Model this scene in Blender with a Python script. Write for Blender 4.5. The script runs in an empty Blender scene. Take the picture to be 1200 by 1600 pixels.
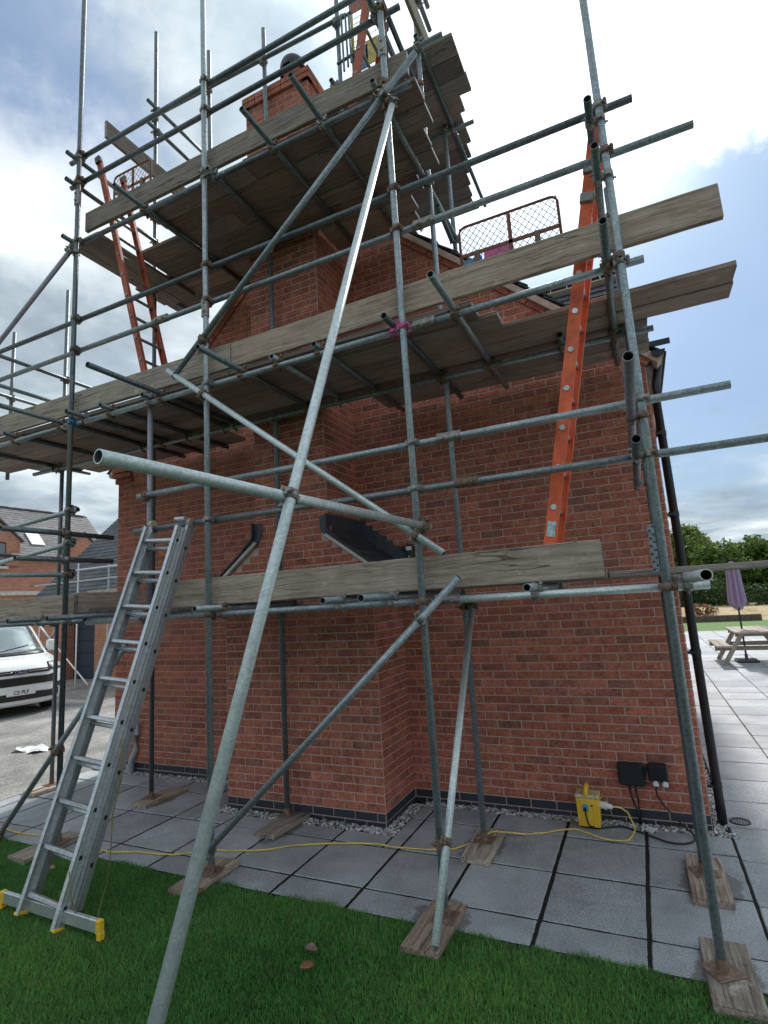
import bpy, bmesh, math, random
import numpy as np
from mathutils import Vector, Matrix, Euler
random.seed(7); RNG = np.random.default_rng(7)
SC = bpy.context.scene; COL = SC.collection
R = math.radians

# ------------------------------------------------------------------ camera
CAM_POS = Vector((-0.286, -5.292, 1.978))
cd = bpy.data.cameras.new('camera'); cam = bpy.data.objects.new('camera', cd); COL.objects.link(cam)
cd.sensor_fit = 'VERTICAL'; cd.sensor_height = 36.0; cd.lens = 846.24 / 1600 * 36
cd.clip_start = 0.05; cd.clip_end = 2000
CR = Vector((0.90344, 0.42426, -0.06164)); CU = Vector((0.12297, -0.11871, 0.98529)); CF = Vector((-0.41070, 0.89773, 0.15942))
cam.matrix_world = Matrix(((CR.x, CU.x, -CF.x, CAM_POS.x), (CR.y, CU.y, -CF.y, CAM_POS.y), (CR.z, CU.z, -CF.z, CAM_POS.z), (0, 0, 0, 1)))
SC.camera = cam
def seen(p, m=60):
    v = Vector(p) - CAM_POS; q = v.dot(CF)
    if q < .3: return False
    x = 600 + 846 * v.dot(CR) / q; y = 800 - 846 * v.dot(CU) / q
    return -m < x < 1200 + m and -m < y < 1600 + m

# ------------------------------------------------------------------ sun, sky, exposure
SUN_EL, SUN_AZ = R(46), R(-4)          # azimuth from +y towards +x
SDIR = Vector((math.sin(SUN_AZ) * math.cos(SUN_EL), math.cos(SUN_AZ) * math.cos(SUN_EL), math.sin(SUN_EL)))
sl = bpy.data.lights.new('sun', 'SUN'); sl.energy = 2.1; sl.angle = R(5); sl.color = (1, .955, .88)
so = bpy.data.objects.new('sun', sl); COL.objects.link(so)
so.rotation_euler = (-SDIR).to_track_quat('-Z', 'Y').to_euler(); so.location = (0, 20, 30)

class NT:
    """tiny node-graph writer"""
    def __init__(s, tree): s.t = tree; s.n = tree.nodes; s.l = tree.links
    def add(s, typ, ins=None, **kw):
        nd = s.n.new(typ)
        for k, v in kw.items(): setattr(nd, k, v)
        for k, v in (ins or {}).items(): s.put(nd.inputs[k], v)
        return nd
    def put(s, sock, v):
        if isinstance(v, bpy.types.NodeSocket): s.l.new(v, sock)
        elif isinstance(v, bpy.types.Node): s.l.new(v.outputs[0], sock)
        else: sock.default_value = v
    def math(s, op, a, b=0.0, c=None, clamp=False):
        nd = s.add('ShaderNodeMath', operation=op, use_clamp=clamp); s.put(nd.inputs[0], a); s.put(nd.inputs[1], b)
        if c is not None: s.put(nd.inputs[2], c)
        return nd.outputs[0]
    def vmath(s, op, a, b=(0, 0, 0), out=0):
        nd = s.add('ShaderNodeVectorMath', operation=op); s.put(nd.inputs[0], a); s.put(nd.inputs[1], b)
        return nd.outputs[out]
    def mix(s, f, a, b, mode='MIX'):
        nd = s.add('ShaderNodeMix', data_type='RGBA', blend_type=mode); nd.clamp_factor = True
        s.put(nd.inputs[0], f); s.put(nd.inputs[6], a); s.put(nd.inputs[7], b)
        return nd.outputs[2]
    def ramp(s, f, stops):
        nd = s.add('ShaderNodeValToRGB'); e = nd.color_ramp.elements
        while len(e) < len(stops): e.new(.5)
        for el, (p, c) in zip(e, stops): el.position = p; el.color = (*c, 1) if len(c) == 3 else c
        s.put(nd.inputs[0], f); return nd.outputs[0]
    def rng(s, v, a, b, c, d, smooth=True):
        nd = s.add('ShaderNodeMapRange', interpolation_type='SMOOTHSTEP' if smooth else 'LINEAR'); nd.clamp = True
        for i, q in enumerate((v, a, b, c, d)): s.put(nd.inputs[i], q)
        return nd.outputs[0]
    def noise(s, vec, scale, detail=4, rough=.55, dist=0.0, out=0):
        nd = s.add('ShaderNodeTexNoise', ins={'Vector': vec, 'Scale': scale, 'Detail': detail, 'Roughness': rough, 'Distortion': dist})
        return nd.outputs[out]

W = bpy.data.worlds.new('World'); SC.world = W; W.use_nodes = True
g = NT(W.node_tree); g.n.clear()
tc = g.add('ShaderNodeTexCoord').outputs['Generated']
dirn = g.vmath('NORMALIZE', tc)
sky = g.add('ShaderNodeTexSky', sky_type='NISHITA'); sky.sun_disc = False; sky.sun_elevation = SUN_EL; sky.sun_rotation = SUN_AZ
sky.air_density = 1.2; sky.dust_density = 2.0; sky.ozone_density = 2.0
sep = g.add('ShaderNodeSeparateXYZ', ins={0: dirn})
zz = g.math('MAXIMUM', sep.outputs[2], 0.0)
den = g.math('ADD', zz, 0.16)
px = g.math('DIVIDE', sep.outputs[0], den); py = g.math('DIVIDE', sep.outputs[1], den)
plane = g.add('ShaderNodeCombineXYZ', ins={0: px, 1: py, 2: 0.37}).outputs[0]
warp = g.noise(plane, 1.6, 6, .55, out=1)
pl2 = g.vmath('ADD', plane, g.vmath('MULTIPLY', g.vmath('SUBTRACT', warp, (.5, .5, .5)), (.28, .28, .28)))
n1 = g.noise(pl2, 1.25, 10, .55)
n2 = g.noise(g.vmath('ADD', pl2, (4.3, 1.7, 0)), 1.7, 9, .56)
jit = g.noise(dirn, 5.0, 8, .62, out=1)
def blob(d, r0, r1, amp=.30):
    d = Vector(d).normalized()
    dt = g.vmath('DOT_PRODUCT', g.vmath('NORMALIZE', g.vmath('ADD', dirn, g.vmath('MULTIPLY', g.vmath('SUBTRACT', jit, (.5, .5, .5)), (amp, amp, amp)))), tuple(d), out=1)
    return g.rng(dt, math.cos(R(r0)), math.cos(R(r1)), 0.0, 1.0)
def pixdir(x, y): return CF + CR * ((x - 600) / 846.24) - CU * ((y - 800) / 846.24)
gap_r = blob(pixdir(1130, 290), 33, 4, .38)         # open blue to the right of the sun
gap_l = blob(pixdir(35, 165), 13, 4)
puff = blob(pixdir(1165, 60), 9, 3, .36)        # bright cloud top right
puff_l = blob(pixdir(45, 335), 12, 4)
cov = g.math('ADD', n1, 0.16)
cov = g.math('SUBTRACT', cov, g.math('MULTIPLY', gap_r, .36))
cov = g.math('SUBTRACT', cov, g.math('MULTIPLY', gap_l, .22))
cov = g.math('ADD', cov, g.math('MULTIPLY', puff, .45))
cov = g.math('ADD', cov, g.math('MULTIPLY', puff_l, .20))
mask = g.rng(cov, .36, .68, 0.06, 1.0)
sd = g.vmath('DOT_PRODUCT', dirn, tuple(SDIR), out=1)
glow = g.rng(sd, math.cos(R(32)), math.cos(R(4)), 0.0, 1.0)
glow2 = g.rng(sd, math.cos(R(18)), math.cos(R(1)), 0.0, 1.0)
shade = g.math('ADD', n2, g.math('ADD', g.math('MULTIPLY', puff, .24), g.math('MULTIPLY', puff_l, .12)))
ccol = g.ramp(shade, [(.32, (.19, .235, .285)), (.45, (.31, .375, .42)), (.57, (.50, .565, .60)), (.74, (.86, .885, .90))])
thick = g.math('ADD', .86, g.math('MULTIPLY', glow, .60))
ccol = g.mix(1.0, ccol, g.add('ShaderNodeCombineColor', ins={0: thick, 1: thick, 2: thick}).outputs[0], 'MULTIPLY')
base = g.mix(1.0, sky.outputs[0], (.0175, .0235, .0300, 1), 'MULTIPLY')
base = g.mix(1.0, base, (.10, .135, .19, 1), 'ADD')
col = g.mix(mask, base, ccol)
add = g.math('MULTIPLY', glow2, .45)
col = g.mix(1.0, col, g.add('ShaderNodeCombineColor', ins={0: add, 1: add, 2: g.math('MULTIPLY', add, .97)}).outputs[0], 'ADD')
bg = g.add('ShaderNodeBackground', ins={0: col, 1: 1.0})
out = g.add('ShaderNodeOutputWorld', ins={0: bg.outputs[0]})
SC.view_settings.view_transform = 'Standard'; SC.view_settings.look = 'None'
SC.view_settings.exposure = 0.88; SC.view_settings.gamma = 1.0; SC.view_settings.use_curve_mapping = False
SC.cycles.max_bounces = 6; SC.cycles.diffuse_bounces = 3; SC.cycles.glossy_bounces = 3; SC.cycles.transmission_bounces = 4
SC.cycles.use_denoising = True; SC.cycles.sample_clamp_indirect = 6

# ------------------------------------------------------------------ materials
def newmat(name):
    m = bpy.data.materials.new(name); m.use_nodes = True; t = NT(m.node_tree)
    b = m.node_tree.nodes['Principled BSDF']
    return m, t, b
def objco(t, rnd=True):
    co = t.add('ShaderNodeTexCoord').outputs['Object']
    if rnd:
        r = t.add('ShaderNodeObjectInfo').outputs['Random']
        k = t.math('MULTIPLY', r, 37.0)
        co = t.vmath('ADD', co, t.add('ShaderNodeCombineXYZ', ins={0: k, 1: t.math('MULTIPLY', k, 1.7), 2: t.math('MULTIPLY', k, .6)}).outputs[0])
    return co
def bump(t, b, h, strength, dist):
    nd = t.add('ShaderNodeBump', ins={'Strength': strength, 'Distance': dist, 'Height': h}); t.l.new(nd.outputs[0], b.inputs['Normal'])
def plain(name, col, rough=.6, metal=0.0, var=.25, scale=9.0, spec=.5):
    m, t, b = newmat(name); co = objco(t)
    n = t.noise(co, scale, 5, .6)
    f = t.rng(n, .3, .7, 1 - var, 1 + var, False)
    c = t.mix(1.0, (*col, 1), t.add('ShaderNodeCombineColor', ins={0: f, 1: f, 2: f}).outputs[0], 'MULTIPLY')
    t.put(b.inputs['Base Color'], c); t.put(b.inputs['Roughness'], t.rng(n, .3, .7, rough - .08, min(1, rough + .08), False)); b.inputs['Metallic'].default_value = metal
    b.inputs['Specular IOR Level'].default_value = spec
    return m
def galv(name, lo, hi, stain, metal=.55, rough=.48):
    m, t, b = newmat(name); co = objco(t)
    st = t.vmath('MULTIPLY', co, (1, 1, .12))
    n = t.noise(co, 26, 5, .65); n2 = t.noise(st, 30, 4, .6); n3 = t.noise(co, 5, 4, .6)
    vo = t.add('ShaderNodeTexVoronoi', ins={'Vector': co, 'Scale': 95}).outputs['Color']
    v = t.add('ShaderNodeSeparateColor', ins={0: vo}).outputs[0]
    f = t.math('ADD', t.math('MULTIPLY', n, .45), t.math('ADD', t.math('MULTIPLY', n2, .4), t.math('MULTIPLY', v, .22)))
    c = t.ramp(f, [(.3, lo), (.75, hi)])
    c = t.mix(t.rng(n3, .54, .74, 0, .75), c, (*stain, 1))
    lowf = t.noise(st, 5.5, 4, .6); c = t.mix(t.rng(lowf, .60, .72, 0, .55), c, (.20, .155, .125, 1))
    sp = t.noise(co, 13, 5, .72); c = t.mix(t.rng(sp, .66, .71, 0, .7), c, (.62, .62, .60, 1))
    rv = t.rng(t.add('ShaderNodeObjectInfo').outputs['Random'], 0, 1, .72, 1.2, False)
    c = t.mix(1.0, c, t.add('ShaderNodeCombineColor', ins={0: rv, 1: rv, 2: rv}).outputs[0], 'MULTIPLY')
    t.put(b.inputs['Base Color'], c); b.inputs['Metallic'].default_value = metal
    t.put(b.inputs['Roughness'], t.rng(f, .3, .75, rough + .12, rough - .08, False))
    bump(t, b, n, .12, .002)
    return m
M = {}
M['tube'] = galv('galvanised_tube', (.16, .20, .225), (.44, .505, .535), (.24, .27, .27))
M['tube_bright'] = galv('bright_galvanised_tube', (.42, .50, .52), (.80, .86, .86), (.50, .55, .54), .45, .44)
M['tube_dark'] = galv('weathered_backlit_tube', (.075, .095, .11), (.24, .285, .31), (.13, .13, .13))  # aged steel, with the backlit shade of the upper tubes put into the colour
M['tube_purple'] = galv('paint_stained_tube', (.22, .20, .25), (.42, .40, .46), (.16, .27, .42), .2, .55)
M['coupler'] = plain('coupler_steel', (.29, .28, .26), .5, .6, .45, 40)
M['coupler_rust'] = plain('rusty_coupler_steel', (.22, .15, .11), .7, .35, .5, 40)
M['coupler_blue'] = plain('blue_painted_coupler', (.06, .20, .42), .5, .1)
M['coupler_pink'] = plain('pink_painted_coupler', (.60, .14, .30), .5, .1)
M['bore'] = plain('tube_inside', (.05, .05, .05), .9)
M['alu'] = galv('aluminium', (.42, .45, .47), (.72, .75, .77), (.50, .52, .54), .7, .38)
M['gate_frame'] = plain('rusty_gate_frame', (.22, .085, .055), .65, .2, .5, 25)
M['alu_hole'] = plain('ladder_socket', (.02, .02, .02), .9)
M['yellow'] = plain('yellow_plastic', (.78, .50, .03), .5, 0, .15)
M['orange'] = plain('orange_fibreglass', (.80, .125, .035), .5, 0, .28, 12)
M['orange_dark'] = plain('faded_orange_fibreglass', (.45, .105, .05), .6, 0, .3, 12)
for k_ in ('orange', 'orange_dark'):
    t = NT(M[k_].node_tree); b = t.n['Principled BSDF']; src = b.inputs['Base Color'].links[0].from_socket; co = objco(t)
    sc_ = t.rng(t.noise(t.vmath('MULTIPLY', co, (1, 1, .35)), 22, 6, .75), .64, .70, 0, .85); c_ = t.mix(sc_, src, (.10, .07, .055, 1))
    c_ = t.mix(t.rng(t.noise(co, 3, 4, .6), .5, .75, 0, .35), c_, (.55, .20, .12, 1)); t.put(b.inputs['Base Color'], c_)
M['lead'] = plain('lead_sheet', (.055, .065, .082), .5, .15, .35, 14)
M['black_plastic'] = plain('black_plastic', (.012, .013, .015), .42, 0, .2)
M['black_pipe'] = plain('black_rainwater_pipe', (.012, .014, .018), .42, 0, .25, 6)
M['white_plastic'] = plain('white_plastic', (.72, .74, .74), .45, 0, .08)
M['grey_plastic'] = plain('grey_plastic', (.33, .36, .39), .55, 0, .12)
M['yellow_cable'] = plain('yellow_cable', (.74, .55, .13), .6)
M['tarmac_dark'] = plain('rubber', (.02, .02, .02), .85)

def woodmat(name, dark, mid, light, stain=(.30, .22, .15)):
    m, t, b = newmat(name); co = objco(t)
    gr = t.vmath('MULTIPLY', co, (1.0, 34, 34))
    wob = t.vmath('ADD', gr, t.vmath('MULTIPLY', t.noise(co, 3.0, 3, .5, out=1), (0, 1.6, 1.6)))
    n = t.noise(wob, 1.6, 9, .72); fine = t.noise(t.vmath('MULTIPLY', co, (6, 160, 160)), 1.0, 3, .6)
    patch = t.noise(co, 3.2, 5, .65); spot = t.noise(co, 17, 4, .7)
    f = t.math('ADD', t.math('MULTIPLY', n, .65), t.math('ADD', t.math('MULTIPLY', fine, .18), t.math('MULTIPLY', patch, .22)))
    c = t.ramp(f, [(.36, dark), (.50, mid), (.66, light)])
    c = t.mix(t.rng(patch, .56, .72, 0, .35), c, (*stain, 1))
    c = t.mix(t.rng(spot, .62, .74, 0, .55), c, (*dark, 1))
    ck = t.noise(t.vmath('ADD', t.vmath('MULTIPLY', co, (.42, 9, 9)), t.vmath('MULTIPLY', t.noise(co, 14, 3, .5, out=1), (.05, .16, .16))), 1.0, 2, .45)
    cr = t.rng(t.math('ABSOLUTE', t.math('SUBTRACT', ck, .5)), .002, .010, 1, 0)
    cr = t.math('MULTIPLY', cr, t.rng(t.noise(co, 1.7, 3, .5), .42, .6, 0, 1))
    c = t.mix(t.math('MULTIPLY', cr, .7), c, (dark[0] * .35, dark[1] * .35, dark[2] * .35, 1))
    sp_ = t.noise(co, 6.5, 6, .7); c = t.mix(t.rng(sp_, .60, .70, 0, .6), c, (light[0] * 1.15, light[1] * 1.15, light[2] * 1.15, 1))
    r = t.add('ShaderNodeObjectInfo').outputs['Random']
    f2 = t.rng(r, 0, 1, .70, 1.25, False); c = t.mix(t.rng(t.math('FRACT', t.math('MULTIPLY', r, 7.3)), .35, 1, 0, .45, False), c, t.mix(1.0, c, (1.15, .88, .72, 1), 'MULTIPLY'))
    c = t.mix(1.0, c, t.add('ShaderNodeCombineColor', ins={0: f2, 1: f2, 2: f2}).outputs[0], 'MULTIPLY')
    t.put(b.inputs['Base Color'], c); b.inputs['Roughness'].default_value = .85; b.inputs['Specular IOR Level'].default_value = .25
    bump(t, b, t.math('SUBTRACT', t.math('ADD', n, t.math('MULTIPLY', fine, .5)), t.math('MULTIPLY', cr, .8)), .6, .005)
    return m
M['board'] = woodmat('weathered_scaffold_board', (.10, .08, .066), (.30, .252, .208), (.50, .435, .365))
M['board_under'] = woodmat('deck_board', (.12, .10, .09), (.27, .232, .208), (.39, .342, .305), (.26, .175, .135))
M['sole'] = woodmat('weathered_sole_board', (.085, .068, .058), (.31, .255, .21), (.66, .58, .49), (.16, .11, .085))
M['table_wood'] = woodmat('silvered_table_timber', (.15, .13, .11), (.33, .30, .26), (.48, .44, .39))

def attrmat(name, rough=.8, nscale=60, var=.3, bstr=.35, bdist=.003, spec=.3):
    m, t, b = newmat(name)
    a = t.add('ShaderNodeAttribute', attribute_name='tint').outputs['Color']
    geo = t.add('ShaderNodeNewGeometry').outputs['Position']
    n = t.noise(geo, nscale, 5, .65); n2 = t.noise(geo, nscale * .22, 4, .6)
    f = t.math('ADD', t.rng(n, .3, .7, 1 - var, 1 + var, False), t.rng(n2, .3, .7, -var * .6, var * .6, False))
    n3 = t.noise(geo, .9, 6, .65); n4 = t.noise(geo, 3.3, 5, .7); f = t.math('MULTIPLY', f, t.rng(n3, .32, .68, .88, 1.12, False))
    c = t.mix(1.0, a, t.add('ShaderNodeCombineColor', ins={0: f, 1: f, 2: f}).outputs[0], 'MULTIPLY')
    if 'facing' in name: c = t.mix(t.rng(n4, .58, .76, 0, .35), c, (.46, .27, .20, 1))
    t.put(b.inputs['Base Color'], c); b.inputs['Roughness'].default_value = rough; b.inputs['Specular IOR Level'].default_value = spec
    bump(t, b, n, bstr, bdist)
    return m
M['brick'] = attrmat('red_facing_brick', .85, 42, .42, .5, .004)
M['blue_brick'] = attrmat('blue_engineering_brick', .5, 40, .25, .2, .002, .5)
M['mortar'] = plain('lime_mortar', (.52, .385, .325), .95, 0, .22, 40, .2)
M['slate'] = attrmat('roof_tile_clay', .7, 30, .3, .3, .003)
M['pebble'] = attrmat('pebble_stone', .75, 60, .15, .2, .002)

def slabmat():
    m, t, b = newmat('grey_granite_slab'); geo = t.add('ShaderNodeNewGeometry').outputs['Position']
    sp = t.noise(geo, 190, 2, .7); sp2 = t.noise(geo, 80, 3, .7); big = t.noise(geo, 1.7, 6, .62); st = t.noise(geo, 6, 5, .6)
    c = t.ramp(t.math('ADD', t.math('MULTIPLY', sp, .7), t.math('MULTIPLY', sp2, .3)), [(.33, (.15, .165, .185)), (.5, (.37, .393, .422)), (.66, (.70, .725, .75))])
    r = t.add('ShaderNodeObjectInfo').outputs['Random']
    f = t.math('MULTIPLY', t.rng(r, 0, 1, .83, 1.12, False), t.math('MULTIPLY', t.rng(big, .3, .7, .70, 1.18, False), t.rng(st, .35, .7, .9, 1.06, False)))
    c = t.mix(1.0, c, t.add('ShaderNodeCombineColor', ins={0: f, 1: f, 2: f}).outputs[0], 'MULTIPLY')
    dust = t.noise(geo, 2.6, 7, .7); c = t.mix(t.rng(dust, .55, .72, 0, .30), c, (.50, .48, .45, 1))
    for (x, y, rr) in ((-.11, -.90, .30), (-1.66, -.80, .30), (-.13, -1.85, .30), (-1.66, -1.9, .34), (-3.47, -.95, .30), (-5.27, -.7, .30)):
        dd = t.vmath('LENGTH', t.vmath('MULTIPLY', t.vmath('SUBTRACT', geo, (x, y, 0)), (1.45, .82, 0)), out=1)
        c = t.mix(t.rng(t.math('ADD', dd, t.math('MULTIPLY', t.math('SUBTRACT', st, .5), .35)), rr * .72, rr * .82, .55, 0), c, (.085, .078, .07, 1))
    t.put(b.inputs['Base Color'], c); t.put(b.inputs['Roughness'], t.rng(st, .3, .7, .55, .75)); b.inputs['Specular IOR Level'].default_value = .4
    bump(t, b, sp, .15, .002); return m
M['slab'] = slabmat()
def groundmat(name, a, b_, c_, s1, s2, rough=.95, bs=.5, bd=.01):
    m, t, b = newmat(name); geo = t.add('ShaderNodeNewGeometry').outputs['Position']
    n = t.noise(geo, s1, 6, .7); n2 = t.noise(geo, s2, 5, .6)
    c = t.ramp(t.math('ADD', t.math('MULTIPLY', n, .6), t.math('MULTIPLY', n2, .4)), [(.35, a), (.5, b_), (.66, c_)])
    t.put(b.inputs['Base Color'], c); b.inputs['Roughness'].default_value = rough; b.inputs['Specular IOR Level'].default_value = .25
    bump(t, b, n, bs, bd); return m
M['bed'] = groundmat('joint_sand', (.008, .007, .006), (.018, .016, .014), (.04, .035, .03), 120, 9)
M['soil'] = groundmat('lawn_soil', (.012, .022, .008), (.02, .042, .012), (.035, .06, .02), 60, 3)
M['terrain'] = groundmat('meadow', (.03, .06, .015), (.05, .10, .025), (.10, .14, .05), 2.0, .1)
M['tarmac'] = groundmat('worn_tarmac', (.10, .098, .095), (.27, .265, .255), (.50, .49, .47), 38, 1.2, .9, .8, .012)
M['straw'] = groundmat('dry_gravel_bank', (.20, .15, .08), (.38, .29, .17), (.56, .46, .30), 6, .9)
def grassmat():
    m, t, b = newmat('lawn_grass'); a = t.add('ShaderNodeAttribute', attribute_name='tint').outputs['Color']
    t.put(b.inputs['Base Color'], a); b.inputs['Roughness'].default_value = .55; b.inputs['Specular IOR Level'].default_value = .3
    b.inputs['Subsurface Weight'].default_value = 0.0
    tr = t.add('ShaderNodeBsdfTranslucent', ins={0: a}); mx = t.add('ShaderNodeMixShader', ins={0: .35})
    t.l.new(b.outputs[0], mx.inputs[1]); t.l.new(tr.outputs[0], mx.inputs[2])
    t.l.new(mx.outputs[0], t.n['Material Output'].inputs[0]); return m
M['grass'] = grassmat(); M['leaf'] = M['grass']
def glassmat(name, col, rough=.05):
    m, t, b = newmat(name); b.inputs['Base Color'].default_value = (*col, 1); b.inputs['Roughness'].default_value = rough
    b.inputs['Specular IOR Level'].default_value = .9; b.inputs['Coat Weight'].default_value = .6; b.inputs['Coat Roughness'].default_value = .02; return m
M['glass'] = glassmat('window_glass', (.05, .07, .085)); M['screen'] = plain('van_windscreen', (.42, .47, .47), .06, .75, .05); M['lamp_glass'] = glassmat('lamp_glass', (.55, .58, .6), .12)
def paintmat(name, col):
    m, t, b = newmat(name); b.inputs['Base Color'].default_value = (*col, 1); b.inputs['Roughness'].default_value = .28; b.inputs['Coat Weight'].default_value = .7; b.inputs['Coat Roughness'].default_value = .06
    return m
M['van_white'] = paintmat('white_van_paint', (.78, .80, .80))
M['navy'] = plain('navy_door_paint', (.012, .022, .042), .5, 0, .2)
M['umbrella'] = plain('mauve_canvas', (.30, .235, .36), .85, 0, .12, 20)
M['terracotta'] = plain('terracotta', (.40, .125, .075), .8, 0, .2)
M['fabric_strap'] = plain('khaki_webbing', (.20, .16, .07), .85, 0, .4, 60)
M['paper'] = plain('white_rag', (.75, .76, .77), .9)
M['dead_leaf'] = plain('dead_leaf', (.24, .10, .055), .8, 0, .4, 60)
M['chrome'] = plain('chrome_trim', (.6, .61, .62), .2, .9, .1)
M['far_wood'] = M['board']
M['stone'] = plain('pale_stone', (.56, .53, .47), .85)

# ------------------------------------------------------------------ object helpers
def link(o, parent=None, ploc=None):
    COL.objects.link(o)
    if parent is not None: o.parent = parent
    return o
def tag(o, label=None, cat=None, group=None, kind=None):
    if label: o['label'] = label
    if cat: o['category'] = cat
    if group: o['group'] = group
    if kind: o['kind'] = kind
    return o
def empty(name, loc=(0, 0, 0), label=None, cat=None, group=None, rot=(0, 0, 0)):
    o = bpy.data.objects.new(name, None); COL.objects.link(o); o.location = loc; o.rotation_euler = rot; o.empty_display_size = .2
    return tag(o, label, cat, group)
class MB:
    """collects geometry (world or local coordinates) with material slots, builds one mesh object"""
    def __init__(s): s.v = []; s.f = []; s.m = []; s.sm = []; s.tint = []
    def add(s, vs, fs, mi=0, smooth=False, tint=None):
        k = len(s.v); s.v += [tuple(v) for v in vs]
        for f in fs: s.f.append(tuple(i + k for i in f)); s.m.append(mi); s.sm.append(smooth)
        s.tint += [tint or (1, 1, 1)] * len(vs)
    def box(s, c, d, mat=None, mi=0, tint=None, bev=0.0):
        x, y, z = d[0] / 2, d[1] / 2, d[2] / 2
        if bev > 0:
            b = min(bev, x * .9, y * .9, z * .9); vs = []; 
            bm = bmesh.new(); bmesh.ops.create_cube(bm, size=1)
            for v in bm.verts: v.co = Vector((v.co.x * d[0], v.co.y * d[1], v.co.z * d[2]))
            bmesh.ops.bevel(bm, geom=bm.edges[:], offset=b, segments=1, affect='EDGES', profile=.5)
            vs = [v.co.copy() for v in bm.verts]; bm.verts.index_update(); fs = [[v.index for v in f.verts] for f in bm.faces]; bm.free()
        else:
            vs = [Vector((a * x, b_ * y, c_ * z)) for c_ in (-1, 1) for b_ in (-1, 1) for a in (-1, 1)]
            fs = [(0, 2, 3, 1), (4, 5, 7, 6), (0, 1, 5, 4), (2, 6, 7, 3), (0, 4, 6, 2), (1, 3, 7, 5)]
        c = Vector(c)
        vs = [(mat @ v if mat else v) + c for v in vs]
        s.add(vs, fs, mi, False, tint)
    def rod(s, p, q, r, n=10, mi=0, r2=None, cap=True, smooth=True):
        p, q = Vector(p), Vector(q); d = (q - p); 
        if d.length < 1e-6: return
        zc = d.normalized(); xa = zc.orthogonal().normalized(); ya = zc.cross(xa); r2 = r if r2 is None else r2
        vs = []
        for k in range(n):
            a = 2 * math.pi * k / n; u = xa * math.cos(a) + ya * math.sin(a); vs += [p + u * r, q + u * r2]
        fs = [(2 * k, 2 * ((k + 1) % n), 2 * ((k + 1) % n) + 1, 2 * k + 1) for k in range(n)]
        s.add(vs, fs, mi, smooth)
        if cap: s.add(vs, [tuple(2 * k for k in range(n))[::-1], tuple(2 * k + 1 for k in range(n))], mi)
    def path(s, pts, r, n=8, mi=0):
        pts = [Vector(p) for p in pts]; rings = []
        for i, p in enumerate(pts):
            d = (pts[min(i + 1, len(pts) - 1)] - pts[max(i - 1, 0)]).normalized()
            xa = d.cross(Vector((0, 0, 1))); xa = xa.normalized() if xa.length > .05 else Vector((1, 0, 0)); ya = d.cross(xa)
            rings.append([p + (xa * math.cos(2 * math.pi * k / n) + ya * math.sin(2 * math.pi * k / n)) * r for k in range(n)])
        vs = [v for rg in rings for v in rg]; fs = []
        for i in range(len(rings) - 1):
            for k in range(n): fs.append((i * n + k, i * n + (k + 1) % n, (i + 1) * n + (k + 1) % n, (i + 1) * n + k))
        fs += [tuple(range(n)), tuple(range(len(vs) - n, len(vs)))]
        s.add(vs, fs, mi, True)
    def prism(s, poly, d, mi=0, tint=None):
        d = Vector(d); n = len(poly); vs = [Vector(p) for p in poly]; vs = vs + [v + d for v in vs]
        fs = [tuple(range(n))[::-1], tuple(range(n, 2 * n))] + [(k, (k + 1) % n, n + (k + 1) % n, n + k) for k in range(n)]
        s.add(vs, fs, mi, False, tint)
    def grid(s, rows, mi=0, smooth=True, tint=None):
        nr, nc = len(rows), len(rows[0]); vs = [v for r in rows for v in r]
        fs = [(i * nc + k, i * nc + k + 1, (i + 1) * nc + k + 1, (i + 1) * nc + k) for i in range(nr - 1) for k in range(nc - 1)]
        s.add(vs, fs, mi, smooth, tint)
    def mesh(s, name, mats, origin=(0, 0, 0), fix=True):
        me = bpy.data.meshes.new(name); o = Vector(origin)
        me.from_pydata([Vector(v) - o for v in s.v], [], s.f)
        for m in (mats if isinstance(mats, (list, tuple)) else [mats]): me.materials.append(m)
        me.polygons.foreach_set('material_index', s.m); me.polygons.foreach_set('use_smooth', s.sm)
        a = me.color_attributes.new('tint', 'FLOAT_COLOR', 'POINT')
        a.data.foreach_set('color', np.c_[np.array(s.tint, float), np.ones(len(s.tint))].ravel())
        if fix:
            bm = bmesh.new(); bm.from_mesh(me); bmesh.ops.recalc_face_normals(bm, faces=bm.faces[:]); bm.to_mesh(me); bm.free()
        me.update(); return me
    def build(s, name, mats, parent=None, origin=(0, 0, 0), fix=True):
        """origin = world point used as object origin; parent must be unrotated"""
        o = bpy.data.objects.new(name, s.mesh(name, mats, origin, fix)); COL.objects.link(o)
        o.location = origin
        if parent is not None:
            o.parent = parent; o.location = Vector(origin) - wloc(parent)
        return o
def wloc(o):
    p = Vector(o.location)
    while o.parent is not None: o = o.parent; p = p + Vector(o.location)
    return p
def frame(x, y, z): return Matrix((x, y, z)).transposed()

# ------------------------------------------------------------------ ground
def sheet(name, pts, z, mat):
    mb = MB(); mb.add([(x, y, z) for x, y in pts], [tuple(range(len(pts)))]); return tag(mb.build(name, mat, fix=False), kind='structure')
sheet('terrain', [(-400, -300), (400, -300), (400, 500), (-400, 500)], -.16, M['terrain'])
sheet('tarmac_drive', [(-45, -6), (-7.16, -6), (-7.16, 40), (-45, 40)], -.012, M['tarmac'])
sheet('lawn_ground', [(-7.9, -30), (12, -30), (12, -1.9), (-7.9, -1.9)], -.010, M['soil'])
GAP = .012
bedo = sheet('paving', [(-7.16, -2.02), (13, -2.02), (13, 19.5), (-7.16, 19.5)], -.006, M['bed'])
sheet('back_lawn', [(-6, 19.5), (30, 19.5), (30, 25), (-6, 25)], -.02, plain('mown_grass', (.085, .17, .03), .9, 0, .25, 5))

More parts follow.
